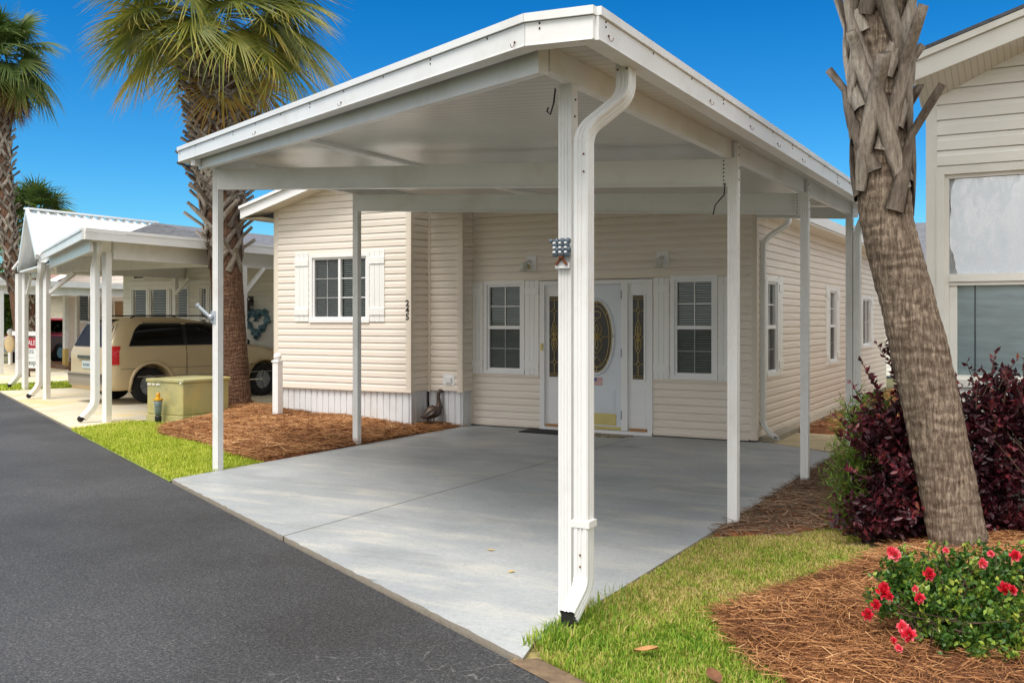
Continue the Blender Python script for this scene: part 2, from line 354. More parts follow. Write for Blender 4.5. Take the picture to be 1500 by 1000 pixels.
def window(par, F, u0, u1, z0, z1, kind='hung', grid=(2, 2), split=.5, cas=.055, proud=.03, slat=.032, glass=None, shade=False, name='window', trim=None, screen=True):
    trim = trim or mWs
    w = MB(); c = cas
    w.fbox(F, u0-c, u1+c, z1, z1+c, -.03, proud); w.fbox(F, u0-c, u1+c, z0-c, z0, -.03, proud+.008)
    w.fbox(F, u0-c, u0, z0, z1, -.03, proud); w.fbox(F, u1, u1+c, z0, z1, -.03, proud)
    s = .032
    w.fbox(F, u0, u0+s, z0, z1, -.05, .006); w.fbox(F, u1-s, u1, z0, z1, -.05, .006)
    w.fbox(F, u0+s, u1-s, z0, z0+s, -.05, .006); w.fbox(F, u0+s, u1-s, z1-s, z1, -.05, .006)
    zm = z0+(z1-z0)*split; um = (u0+u1)/2
    g = .007
    if kind == 'hung':
        w.fbox(F, u0+s, u1-s, zm-.025, zm+.025, -.05, .012)
        for za, zb in ((zm+.025, z1-s), (z0+s, zm-.025)):
            for i in range(1, grid[0]): uu = u0+s+(u1-u0-2*s)*i/grid[0]; w.fbox(F, uu-g, uu+g, za, zb, -.028, -.018)
            for i in range(1, grid[1]): zz = za+(zb-za)*i/grid[1]; w.fbox(F, u0+s, u1-s, zz-g, zz+g, -.029, -.017)
    elif kind == 'slide':
        w.fbox(F, um-.022, um+.022, z0+s, z1-s, -.05, .012)
        for ua, ub in ((u0+s, um-.022), (um+.022, u1-s)):
            for i in range(1, grid[0]): uu = ua+(ub-ua)*i/grid[0]; w.fbox(F, uu-g, uu+g, z0+s, z1-s, -.028, -.018)
            for i in range(1, grid[1]): zz = z0+s+(z1-z0-2*s)*i/grid[1]; w.fbox(F, ua, ub, zz-g, zz+g, -.029, -.017)
    fr = w.build(name, trim, par)
    p = MB(); p.quad(F(u0+s, z0+s, -.034), F(u1-s, z0+s, -.034), F(u1-s, z1-s, -.034), F(u0+s, z1-s, -.034)); p.build('pane', glass or mGlass, fr)
    if screen:
        q = MB()
        if kind == 'hung': q.quad(F(u0+s, z0+s, -.012), F(u1-s, z0+s, -.012), F(u1-s, zm-.025, -.012), F(u0+s, zm-.025, -.012))
        else: q.quad(F(u0+s, z0+s, -.012), F(um-.022, z0+s, -.012), F(um-.022, z1-s, -.012), F(u0+s, z1-s, -.012))
        q.build('insect_screen', mScreen, fr)
    bl = MB()
    if shade:
        bl.quad(F(u0, z0, -.055), F(u1, z0, -.055), F(u1, z1, -.055), F(u0, z1, -.055)); bl.build('woven_shade', mBlindG, fr)
    else:
        z = z0+.03
        while z < z1-.02:
            bl.quad(F(u0+.03, z, -.062), F(u1-.03, z, -.062), F(u1-.03, z+slat*.62, -.08), F(u0+.03, z+slat*.62, -.08)); z += slat
        bl.cm = 1
        bl.quad(F(u0-.03, z0-.03, -.12), F(u1+.03, z0-.03, -.12), F(u1+.03, z1+.03, -.12), F(u0-.03, z1+.03, -.12)); bl.build('blind', [mBlind, mRoom], fr)
    return fr
def shutter(par, F, u0, u1, z0, z1, o=.012, h1=.2, h2=.2):
    m_ = MB(); w = (u1-u0)/3
    for i in range(3): m_.fbox(F, u0+w*i+.002, u0+w*(i+1)-.002, z0, z1, o, o+.018)
    m_.fbox(F, u0, u1, z0+.1, z0+.1+h1*.5, o+.018, o+.03); m_.fbox(F, u0, u1, z1-.1-h2*.5, z1-.1, o+.018, o+.03)
    m_.fbox(F, u0+.004, u1-.004, z0+.004, z1-.004, o-.01, o+.008)
    return m_.build('shutter', mShut, par)
def downspout_sect(w, d):
    pts = []
    for k in range(4):
        a = [(-w/2, -d/2), (w/2, -d/2), (w/2, d/2), (-w/2, d/2)]; p, q = a[k], a[(k+1) % 4]
        t = .14
        for i, (f, dep) in enumerate(((.08, 0), (.3, 0), (.34, .006), (.42, .006), (.46, 0), (.54, 0), (.58, .006), (.66, .006), (.7, 0), (.92, 0))):
            x = p[0]+(q[0]-p[0])*f; y = p[1]+(q[1]-p[1])*f; L = math.hypot(x, y)
            nx, ny = ((0, 1), (-1, 0), (0, -1), (1, 0))[k]
            pts.append((x+nx*dep, y+ny*dep))
    return pts
def smooth_path(pts, r=.08, n=6):
    P = [Vector(p) for p in pts]; out = [P[0]]
    for i in range(1, len(P)-1):
        a = (P[i-1]-P[i]); c = (P[i+1]-P[i]); ra = min(r, a.length*.48, c.length*.48); a.normalize(); c.normalize()
        s_, e_ = P[i]+a*ra, P[i]+c*ra
        for k in range(n+1):
            t = k/n; out.append(s_*(1-t)**2+P[i]*2*t*(1-t)+e_*t*t)
    out.append(P[-1]); return out

# ------------------------------------------------------------------ the setting
RA, RB = Vector((-2.12, 3.93)), Vector((-19.83, 13.07)); RD = (RB-RA).normalized(); RN = Vector((RD.y, -RD.x))
if RN.y > 0: RN = -RN                                   # towards the camera side of the road edge
def road_y(x): return RA.y+(x-RA.x)*RD.y/RD.x
def sheet(name, pts, z, m_, kind='structure'):
    q = MB(); q.poly([(x, y, z) for x, y in pts]); o = q.build(name, m_); o['kind'] = kind; return o
g_ = MB(); g_.poly([(-400, -300, -.07), (300, -300, -.07), (300, 400, -.07), (-400, 400, -.07)]); struct(g_.build('ground', mGround))
e0 = RA-RD*40; e1 = RA+RD*150
sheet('road', [tuple(e0), tuple(e1), tuple(e1+RN*6.5), tuple(e0+RN*6.5)][::-1], -.012, mAsphalt)
# driveway with a broken front edge and a saw-cut joint
XL, XR, YW = -7.62, -2.22, 12.52
def slab(name, pts, top, m_, edge, bot=-.09):
    q = MB(); q.prism(pts, bot, top); q.mi = [1]+[0]+[1]*len(pts); return struct(q.build(name, [m_, edge]))
front = []
for i in range(81):
    t = i/80; x = XL+(XR+.1-XL)*t; front.append((x, road_y(x)+.05+(.004*math.sin(i*2.1)+random.uniform(-.006, .006))*(0 if i in (0, 80) else 1)))
JX = -4.9
def cutfront(a, b): return [p for p in front if a < p[0] < b]
g = .006
slab('driveway', [(XL, front[0][1])]+cutfront(XL, JX-g)+[(JX-g, road_y(JX)+.05), (JX-g, YW), (XL, YW)], 0, mConc, mSlabEdge)
slab('driveway', [(JX+g, road_y(JX)+.05)]+cutfront(JX+g, XR+.09)+[(XR+.06, front[-1][1]+.02), (XR, front[-1][1]+.25), (XR, 8.597), (JX+g, 8.597)], 0, mConc, mSlabEdge)
slab('driveway', [(JX+g, 8.603), (XR, 8.603), (XR-.02, 11.9), (-3.35, 12.6), (-3.35, YW), (JX+g, YW)], 0, mConc, mSlabEdge)
# lawn sheets, beds, paths
sheet('lawn', [(-12.4, road_y(-12.4)+.02), (XL, road_y(XL)+.02), (XL, 12.4), (-13.2, 12.9), (-13.2, 10.3)], -.02, mLawnFresh)
sheet('lawn', [(XR, road_y(XR)+.03), (3.5, road_y(3.5)+.02), (3.5, 8.6), (-3.3, 26), (-3.3, 12.4), (XR, 11.9)], -.02, mLawnDry)
sheet('soil_strip', [(XR, road_y(XR)-.02), (3.5, road_y(3.5)-.02), (3.5, road_y(3.5)+.05), (XR+.11, road_y(XR)+.08)], -.009, mDirt)
slab('path', [(-3.3, 12.62), (-2.35, 12.1), (-2.35, 13.9), (-3.3, 13.9)], -.008, mPaver, mSlabEdge)
q = MB(); q.box((-3.345, 12.6, -.06), (-3.14, 17.9, .06)); struct(q.build('kerb_strip', mStep))
slab('driveway', [(-20.4, road_y(-20.4)+.05), (-12.42, road_y(-12.42)+.05), (-12.75, 16.2), (-19.4, 16.2)], -.004, mConcS, mSlabEdge)
slab('driveway', [(-33, road_y(-33)+.05), (-22.4, road_y(-22.4)+.05), (-21.5, 17.8), (-24.8, 18.4), (-27.3, 20.3), (-33, 23)], -.008, mConcS, mSlabEdge)
sheet('lawn', [(-22.4, road_y(-22.4)+.02), (-20.4, road_y(-20.4)+.02), (-19.4, 16.2), (-19.4, 17.6), (-21.5, 17.8)], -.012, mLawnFresh)

# ------------------------------------------------------------------ scattered ground cover
def in_poly(P, poly):
    x, y = P[:, 0], P[:, 1]; c = np.zeros(len(P), bool); k = len(poly)
    for i in range(k):
        x0, y0 = poly[i]; x1, y1 = poly[(i+1) % k]
        if y0 == y1: continue
        cr = ((y0 > y) != (y1 > y)) & (x < (x1-x0)*(y-y0)/(y1-y0)+x0); c ^= cr
    return c
def scatter(poly, n, excl=()):
    a = np.array(poly); lo, hi = a.min(0), a.max(0); out = np.zeros((0, 2))
    while len(out) < n:
        P = rng.uniform(lo, hi, (n*2, 2)); k = in_poly(P, poly)
        for e in excl: k &= ~in_poly(P, e)
        out = np.vstack([out, P[k]])
    return out[:n]
def vnoise(P, s, seed=0):
    x, y = P[:, 0]*s, P[:, 1]*s
    return (np.sin(x*1.3+seed)+np.sin(y*1.7+seed*2.1)+np.sin((x+y)*.9+seed*.7)+np.sin((x-y)*2.3+seed*1.3))/4
def grass(name, P, h, w, m_, zbase, dry, label_seed=0):
    n_ = len(P); az = rng.uniform(0, 2*np.pi, n_); lean = rng.uniform(.1, .9, n_); H = h*rng.uniform(.5, 1.25, n_)
    d = np.stack([np.cos(az), np.sin(az)], 1); s = np.stack([-np.sin(az), np.cos(az)], 1)*(w/2)
    V = np.zeros((n_, 5, 3)); 
    V[:, 0, :2] = P-s; V[:, 1, :2] = P+s; V[:, 0:2, 2] = zbase[:, None]
    m1 = P+d*(lean*H*.3)[:, None]; V[:, 2, :2] = m1+s*.8; V[:, 3, :2] = m1-s*.8; V[:, 2:4, 2] = (zbase+H*.6)[:, None]
    V[:, 4, :2] = P+d*(lean*H*.9)[:, None]; V[:, 4, 2] = zbase+H*(1-.35*lean)
    b_ = np.arange(n_)*5
    F = np.concatenate([np.stack([b_, b_+1, b_+2], 1), np.stack([b_, b_+2, b_+3], 1), np.stack([b_+3, b_+2, b_+4], 1)])
    t = np.repeat(np.clip(dry+rng.normal(0, .22, n_)+.16*vnoise(P, 23, 6)+.12*vnoise(P, 11, 9), 0, 1), 5)
    o = npmesh(name, V.reshape(-1, 3), F, m_, None, t); o['kind'] = 'stuff'; return o
def needles(name, P, zf, L, w, m_, piles=.03, tl=.5):
    n_ = len(P); az = rng.uniform(0, 2*np.pi, n_); Ls = L*rng.uniform(.5, 1.2, n_); bend = rng.normal(0, .25, n_)
    z = zf(P)+rng.uniform(-.01, piles, n_); tilt = rng.normal(0, .13, n_)
    V = np.zeros((n_, 6, 3))
    for k, t in enumerate((-.5, 0, .5)):
        a = az+bend*t*2; c = P+np.stack([np.cos(a), np.sin(a)], 1)*(Ls*t)[:, None]
        s = np.stack([-np.sin(a), np.cos(a)], 1)*(w/2)
        zz = np.maximum(z+tilt*Ls*t, zf(c)-.004)
        V[:, 2*k, :2] = c-s; V[:, 2*k+1, :2] = c+s; V[:, 2*k, 2] = zz; V[:, 2*k+1, 2] = zz+w*.5
    b_ = np.arange(n_)*6
    F = np.concatenate([np.stack([b_, b_+1, b_+3, b_+2], 1), np.stack([b_+2, b_+3, b_+5, b_+4], 1)])
    t = np.repeat(np.clip(tl+.22*vnoise(P, 2.2, 3)+rng.normal(0, .22, n_), 0, 1), 6)
    o = npmesh(name, V.reshape(-1, 3), F, m_, None, t); o['kind'] = 'stuff'; return o
def bed(name, poly, zf, step=.07):
    a = np.array(poly); lo, hi = a.min(0)-.1, a.max(0)+.1
    xs = np.arange(lo[0], hi[0], step); ys = np.arange(lo[1], hi[1], step); X, Y = np.meshgrid(xs, ys); P = np.stack([X.ravel(), Y.ravel()], 1)
    Z = zf(P); ins = in_poly(P, poly); Z = np.where(ins, Z, -.06); idx = np.arange(len(P)).reshape(X.shape)
    F = np.stack([idx[:-1, :-1].ravel(), idx[:-1, 1:].ravel(), idx[1:, 1:].ravel(), idx[1:, :-1].ravel()], 1)
    F = F[ins[F].any(1)]
    return struct(npmesh(name, np.column_stack([P, Z]), F, mMulch, None, None, False, True))
bedL = [(-11.35, 9.95), (-10.6, 9.35), (-9.32, 8.93), (-8.5, 8.45), (-7.7, 8.12), (-7.64, 9), (-7.63, 12.3), (-8.2, 12.2), (-8.2, 11.78), (-10.8, 11.78), (-10.9, 12.1), (-12.4, 12.75), (-12.7, 12.2), (-12.3, 11.6), (-11.4, 11.3), (-11.2, 10.6)]
def edge_d(P, poly):
    d = np.full(len(P), 9.); k = len(poly)
    for i in range(k):
        a = np.array(poly[i]); b_ = np.array(poly[(i+1) % k]); ab = b_-a
        t = np.clip(((P-a)@ab)/(ab@ab), 0, 1); d = np.minimum(d, np.linalg.norm(P-(a+t[:, None]*ab), axis=1))
    return d
outerL = [p for p in bedL]
def zL(P):
    d = edge_d(P, [bedL[i] for i in (0, 1, 2, 3, 4, 5, 6)]+[(-7.63, 14), (-13, 14), (-13, 12.2)])
    base = .02+.13*(1-np.exp(-d/.55)); fall = np.clip((P[:, 0]+10.6)/2.6, 0, 1)*np.clip((P[:, 1]-10.6)/1.0, 0, 1)
    return base*(1-.75*fall)+.02*vnoise(P, 3.1, 1)*np.clip(d*3, 0, 1)
bed('pine_straw_bed', bedL, zL)
needles('pine_straw', scatter(bedL, 24000), zL, .24, .0048, mNeedle, .035, .48)
bedR = [(-1.62, 5.1), (-1.4, 5.75), (-1.12, 6.6), (-1.0, 7.0), (-1.0, 8.45), (3.2, 8.45), (3.2, 3.2), (0, 3.4), (-.75, 3.95), (-1.2, 4.45), (-1.5, 4.8)]
def zR(P):
    d = edge_d(P, bedR); return .0+.1*(1-np.exp(-d/.35))+.015*vnoise(P, 4.3, 2)*np.clip(d*3, 0, 1)
bed('pine_straw_bed', bedR, zR, .05)
visR = [(-1.62, 5.1), (-1.12, 6.6), (-1.0, 7.2), (-.2, 7.6), (.9, 6.5), (.9, 3.6), (-.1, 3.5), (-1.2, 4.4)]
needles('pine_straw', scatter(visR, 26000), zR, .19, .0032, mNeedle, .03, .36)
needles('pine_straw', scatter([(.9, 3.6), (3.1, 3.4), (3.1, 8.4), (.9, 8.4)], 9000), zR, .2, .005, mNeedle, .03, .36)
bedS = [(-2.2, 7.0), (-1.7, 7.25), (-1.35, 7.9), (-1.0, 7.2), (-.95, 8.5), (-1.2, 9.5), (-2.0, 11.8), (-2.2, 11.7)]
def zS(P): return .0+.02*np.clip(edge_d(P, bedS)*6, 0, 1)+.008*vnoise(P, 5, 4)
bed('pine_straw_bed', bedS, zS, .06)
mOld = attr_mat('old_pine_needle', [(0, S(78, 62, 52)), (.5, S(126, 104, 86)), (1, S(176, 150, 124))], .8, .1, .2)
needles('pine_straw', scatter(bedS, 6000), zS, .2, .0045, mOld, .02, .45)
bedB = [(-3.14, 13.95), (-2.3, 13.95), (-1.2, 20), (-1.4, 23), (-3.14, 23)]
bed('pine_straw_bed', bedB, lambda P: .01+.03*np.clip(edge_d(P, bedB)*3, 0, 1), .12)
needles('pine_straw', scatter(bedB, 3500), lambda P: np.full(len(P), .045), .24, .007, mNeedle, .03, .45)
# grass
lawnL = [(-12.38, road_y(-12.38)+.03), (XL+.02, road_y(XL)+.03), (XL+.01, 8.1), (-8.4, 8.5), (-9.3, 9.0), (-10.6, 9.45), (-11.3, 10.0), (-11.25, 10.5), (-12.5, 10.45), (-12.6, 10.3)]
P = scatter(lawnL, 30000); grass('grass', P, .05, .007, mGrass, np.full(len(P), -.02), .48+.2*vnoise(P, 1.4, 5))
P = scatter([(-12.9, 12.4), (-11.2, 12.1), (-10.85, 12.3), (-10.85, 13.3), (-12.9, 13.2)], 4500); grass('grass', P, .07, .01, mGrass, np.full(len(P), -.02), .35+.2*vnoise(P, 1.4, 5))
lawnR = [(XR+.02, road_y(XR)+.27), (XR+.13, road_y(XR)+.07), (1.2, road_y(1.2)+.015), (1.2, 3.5), (0, 3.45), (-.75, 3.98), (-1.2, 4.5), (-1.6, 5.1), (-1.4, 5.8), (-1.1, 6.8), (-1.15, 7.4), (-1.4, 7.9), (-1.75, 7.3), (XR+.02, 6.8)]
P = scatter(lawnR, 85000)
fresh = np.clip((6.0-P[:, 1])/2.4, 0, 1)*.0
dry = .46+.24*vnoise(P, 1.7, 8)+.12*vnoise(P, 5, 2)+np.clip((P[:, 1]-4.3)/5, -.3, .22)
hh = .046-.006*np.clip(P[:, 1]-4.5, 0, 3)
bare = vnoise(P, 2.9, 11)+np.clip((P[:, 1]-6.3)*.6, 0, .6)-np.clip((5-P[:, 1])*.8, 0, .6)+.25*np.exp(-((P[:, 0]-XR)/.15)**2)*(P[:, 1] > 4.9)
k = bare < .72; grass('grass', P[k], hh[k], .0055, mGrassDry, np.full(k.sum(), -.02), dry[k])
# a taller fringe round the foot of the near post
P = np.column_stack([rng.normal(-2.17, .13, 2200), rng.normal(4.5, .3, 2200)]); P = P[(P[:, 0] > XR-.03) & (P[:, 1] > road_y(XR)+.16)]
grass('grass', P, .085, .006, mGrassDry, np.full(len(P), -.02), .3+.15*vnoise(P, 3, 1))
P = scatter([(-22.3, road_y(-22.3)+.03), (-20.45, road_y(-20.4)+.03), (-19.5, 16.2), (-19.5, 17.4), (-21.4, 17.6)], 9000); grass('grass', P, .07, .016, mGrass, np.full(len(P), -.012), .45+.2*vnoise(P, 1, 2))
P = scatter([(-33, 22.4), (-27.2, 20.3), (-27.0, 20.8), (-32.5, 23.4)], 2500); grass('grass', P, .09, .025, mGrass, np.full(len(P), -.03), .5+.2*vnoise(P, 1, 2))
for (x, y, a, L, c) in ((-1.66, 4.28, .3, .11, 'pale'), (-1.28, 4.1, 2.2, .13, 'dark')):
    q = MB(); q.smooth = True
    for i in range(6):
        s0, s1 = -.5+i/6, -.5+(i+1)/6; wv = lambda s: .03*(1-(2*s)**2)+.003
        A = lambda s, k: (x+math.cos(a)*L*s-math.sin(a)*k*wv(s), y+math.sin(a)*L*s+math.cos(a)*k*wv(s), .035+.012*abs(k)+.02*s)
        for k0, k1 in ((-1, 0), (0, 1)): q.quad(A(s0, k0), A(s1, k0), A(s1, k1), A(s0, k1))
    o = q.build('fallen_leaf', mat('dry_leaf_'+c, S(176, 128, 80) if c == 'pale' else S(112, 74, 48), .8, .2, 30))
    tag(o, 'pale tan dry leaf lying on the grass near the downspout' if c == 'pale' else 'dark brown curled dry leaf lying on grass beside the pine straw', 'leaf')

for x, y, a, lb in ((-3.35, 5.75, .4, 'tiny yellow leaf nearer the middle of the grey driveway'), (-2.95, 5.32, 1.1, 'tiny yellow leaf nearer the large carport front post on the driveway')):
    q = MB(); q.add([(x+.035*math.cos(a), y+.035*math.sin(a), .006), (x-.012*math.sin(a), y+.012*math.cos(a), .012), (x-.035*math.cos(a), y-.035*math.sin(a), .005), (x+.012*math.sin(a), y-.012*math.cos(a), .011)], [(0, 1, 2), (0, 2, 3)])
    o = q.build('fallen_leaf', mat('yellow_leaf', S(214, 176, 84), .7, .2, 40) if 'yellow_leaf' not in bpy.data.materials else bpy.data.materials['yellow_leaf']); tag(o, lb, 'leaf')

# ------------------------------------------------------------------ carport over the driveway
cp = thing('carport', 'large white aluminium carport with sloping flat roof over the grey driveway', 'carport', (-4.9, 7.5, 0))
def zr(x): return 2.945-(x+2.2)*.0587
roofpts = [(-1.86, 4.14), (-2.22, 4.16), (-8.04, 7.31), (-8.04, 12.1), (-7.56, 12.1), (-7.56, 12.46), (-3.3, 12.46), (-3.3, 12.62), (-1.86, 12.62)]
q = MB(); q.prism(roofpts, lambda x, y: zr(x), lambda x, y: zr(x)+.06); q.mi = [0]+[1]*(len(roofpts)+1); q.build('roof_panel', [mUnder, mW], cp)
def edgeboard(mb, p, q_, lo, hi, t0, t1, ext=(0, 0)):
    p = Vector((p[0], p[1], 0)); q_ = Vector((q_[0], q_[1], 0)); d = (q_-p).normalized(); nn = Vector((d.y, -d.x, 0))
    a, c = p-d*ext[0], q_+d*ext[1]
    P = [pt+nn*o+Vector((0, 0, zr(pt.x)+z)) for pt in (a, c) for o, z in ((t0, lo), (t1, lo), (t1, hi), (t0, hi))]
    mb.add(P, [(3, 2, 1, 0), (4, 5, 6, 7), (0, 1, 5, 4), (1, 2, 6, 5), (2, 3, 7, 6), (3, 0, 4, 7)])
edges = [(roofpts[2], roofpts[1]), (roofpts[1], roofpts[0]), (roofpts[0], roofpts[8]), (roofpts[3], roofpts[2])]
for p, q_ in edges:
    q = MB(); edgeboard(q, p, q_, -.062, .045, 0, .022, (0, .004)); edgeboard(q, p, q_, .048, .088, -.02, .036, (0, .012)); edgeboard(q, p, q_, .0455, .0475, 0, .012)
    edgeboard(q, p, q_, -.066, -.0625, -.07, .026)
    L = (Vector(q_)-Vector(p)).length; q.cm = 1; w = q; d = (Vector(q_)-Vector(p)).normalized(); nn = Vector((d.y, -d.x))
    for i in range(int(L/.62)+1):
        pt = Vector(p)+d*(.08+i*.62)
        if (pt-Vector(p)).length > L: break
        for dz in ((.036,) if i % 3 else (.036, .012)): w.ball((pt.x+nn.x*.023, pt.y+nn.y*.023, zr(pt.x)+dz), .0055, 6)
    q.build('fascia', [mW, mBlack], cp)
# gutter outlet strip and header beams
def ebx(y): return -2.25+(y-4.4)*.0165
q = MB()
for y0, y1 in ((4.4, 12.44),):
    q.add([(ebx(y)+dx, y, zr(ebx(y))-dz) for y in (y0, y1) for dx, dz in ((-.03, .13), (.03, .13), (.03, .002), (-.03, .002))], [(3, 2, 1, 0), (4, 5, 6, 7), (0, 1, 5, 4), (1, 2, 6, 5), (2, 3, 7, 6), (3, 0, 4, 7)])
q.build('edge_beam', mW, cp)
q = MB(); q.box((-7.68, 7.12, zr(-7.65)-.13), (-7.62, 12.05, zr(-7.65)-.002)); q.build('edge_beam', mW, cp)
def xbeam(name, x0, x1, y, th, top, h):
    q = MB()
    P = [(x, yy, zr(x)-top-dz) for x in (x0, x1) for yy, dz in ((y-th, h), (y+th, h), (y+th, 0), (y-th, 0))]
    q.add(P, [(3, 2, 1, 0), (4, 5, 6, 7), (0, 1, 5, 4), (1, 2, 6, 5), (2, 3, 7, 6), (3, 0, 4, 7)])
    q.add([(x, yy, zr(x)-top-h-dz) for x in (x0, x1) for yy, dz in ((y-th-.012, .008), (y+th+.012, .008), (y+th+.012, .001), (y-th-.012, .001))], [(3, 2, 1, 0), (4, 5, 6, 7), (0, 1, 5, 4), (1, 2, 6, 5), (2, 3, 7, 6), (3, 0, 4, 7)])
    return q.build(name, mW, cp)
POSTS_R = [(-2.275, 4.72), (-2.165, 7.43), (-2.135, 9.76), (-2.12, 12.05)]; POSTS_L = [(-7.65, 7.46), (-7.68, 9.83)]
xbeam('cross_beam', -7.6, -2.2, 7.43, .025, .136, .2); xbeam('cross_beam', -7.63, -2.18, 9.78, .025, .136, .195)
xbeam('cross_beam', -3.28, -2.16, 12.3, .025, .02, .13)
# oblique header set behind the street fascia
hd = Vector((roofpts[1][0]-roofpts[2][0], roofpts[1][1]-roofpts[2][1])).normalized(); hn = Vector((-hd.y, hd.x))
a = Vector(roofpts[2])+hd*.3+hn*.14; c = Vector(roofpts[1])-hd*.1+hn*.16
q = MB(); P = []
for pt in (a, c):
    for o, z in ((-.03, -.15), (.03, -.15), (.03, -.002), (-.03, -.002)): P.append((pt.x+hn.x*o, pt.y+hn.y*o, zr(pt.x)+z))
q.add(P, [(3, 2, 1, 0), (4, 5, 6, 7), (0, 1, 5, 4), (1, 2, 6, 5), (2, 3, 7, 6), (3, 0, 4, 7)]); q.build('header_beam', mW, cp)
q = MB()
for x in (-5.75,):
    y0 = road_y(x)+.55; q.add([(xx, y, zr(xx)-dz) for y in (y0, 12.4) for xx, dz in ((x-.09, .03), (x+.09, .03), (x+.1, .001), (x-.1, .001))], [(3, 2, 1, 0), (4, 5, 6, 7), (0, 1, 5, 4), (1, 2, 6, 5), (2, 3, 7, 6), (3, 0, 4, 7)])
q.build('ceiling_batten', mW, cp)
def flute(w):
    h = w/2; p = []
    for s_ in range(4):
        for f, dep in ((-1, 0), (-.62, 0), (-.56, .004), (-.4, .004), (-.34, 0), (-.14, 0), (-.08, .004), (.08, .004), (.14, 0), (.34, 0), (.4, .004), (.56, .004), (.62, 0)):
            x, y = f*h, -h+dep
            for _ in range(s_): x, y = -y, x
            p.append((x, y))
    return p
for i, (x, y) in enumerate(POSTS_R+POSTS_L):
    zt = zr(x)-.13; z0 = .0 if i < 4 else (-.02 if i == 4 else .03)
    q = MB(); sct = [(x+a_, y+b_) for a_, b_ in flute(.076)]; q.prism(sct, z0-.02, zt); out = .038
    if i < 4: q.box((x+out-.012, y-.034, zt-.3), (x+out+.004, y+.034, zt+.11))
    else: q.box((x-out-.004, y-.034, zt-.3), (x-out+.01, y+.034, zt+.11))
    q.cm = 1; s_ = q
    for kk, z in enumerate((.08, .02, -.08, -.17)): s_.ball((x+(out+.004 if i < 4 else -out-.004), y+.004*(-1)**kk, zt+z), .007, 6)
    if i in (1, 2, 4, 5):
        sg = -1 if i in (1, 2) else 1
        bx0 = x+sg*.04; q.cm = 0; q.box((min(bx0, bx0+sg*.05), y-.0345, zt-.215), (max(bx0, bx0+sg*.05), y-.0305, zt-.005)); q.cm = 1
        for j in range(7): s_.ball((bx0+sg*.028, y-.0365, zt-.2+j*.03), .0065, 6)
    q.build('post', [mW, mBlack], cp)
sect = downspout_sect(.082, .09)
def spout(pts, par, rr=.085, dots=()):
    q = MB(); q.smooth = False; path = smooth_path(pts, rr, 7); q.sweep(path, sect, False, None, (0, 0, 1), (1, 0, 0)); q.cm = 1
    for d_ in dots: q.ball(d_, .006, 6)
    o = q.build('downspout', [mW, mRust], par)
    return o
ds = spout([(-1.935, 4.7, zr(-1.935)-.01), (-1.935, 4.7, 2.715), (-2.135, 4.62, 2.545), (-2.135, 4.62, .19), (-2.15, 4.47, .07)], cp, .068, [(-2.135, 4.573, .3), (-2.135, 4.573, .36), (-2.115, 4.573, 2.33), (-2.115, 4.573, 2.42), (-1.96, 4.653, 2.85), (-1.91, 4.653, 2.85)])
q = MB(); q.box((-2.187, 4.572, .5), (-2.083, 4.669, .535)); q.box((-2.215, 4.677, .49), (-2.187, 4.681, .545)); q.build('strap', mW, ds)
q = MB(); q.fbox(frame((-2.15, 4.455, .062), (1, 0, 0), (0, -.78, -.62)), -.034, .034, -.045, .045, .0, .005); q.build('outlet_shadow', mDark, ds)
ds2 = spout([(-1.935, 11.9, zr(-1.935)-.02), (-1.935, 11.9, 2.76), (-2.03, 12.04, 2.62), (-2.03, 12.04, .2), (-2.0, 11.9, .08)], cp, .1)
hk = [(-1.835, y, zr(-1.85)-.04, 1) for y in (4.25, 5.8, 6.7, 7.46, 8.3, 9.8)]
for x in (-2.3, -4.2, -5.8):
    hk.append((x, road_y(x)+.05+.105, zr(x)-.05, 0))
for x, y, z, side in hk:
    q = MB(); dx, dy = (1, 0) if side else (hn.x*-1, hn.y*-1)
    if not side: y = roofpts[2][1]+(x-roofpts[2][0])*hd.y/hd.x-.028
    q.tube(smooth_path([(x, y, z+.02), (x+dx*.008, y+dy*.008, z-.008), (x+dx*.02, y+dy*.02, z-.011), (x+dx*.024, y+dy*.024, z+.006)], .008, 3), .0018, 5)
    q.ball((x, y, z+.018), .006, 6); q.build('hook', mRust, cp)
# two wire hooks hanging by the near post and a loose wire under the first beam
for pts in ([(-2.33, 4.68, 2.8), (-2.33, 4.66, 2.72), (-2.35, 4.66, 2.66), (-2.37, 4.66, 2.68), (-2.36, 4.66, 2.7)], [(-2.22, 7.39, 2.62), (-2.225, 7.38, 2.53), (-2.29, 7.36, 2.45), (-2.305, 7.36, 2.38)]):
    q = MB(); q.tube(pts, .005, 5); q.build('wire_hook', mBlack, cp)
q = MB(); q.box((-4.66, 12.36, zr(-4.6)-.09), (-4.54, 12.44, zr(-4.6)-.001)); q.box((-4.66, 12.33, zr(-4.6)-.115), (-4.64, 12.36, zr(-4.6)-.06)); q.build('junction_box', mWs, cp)

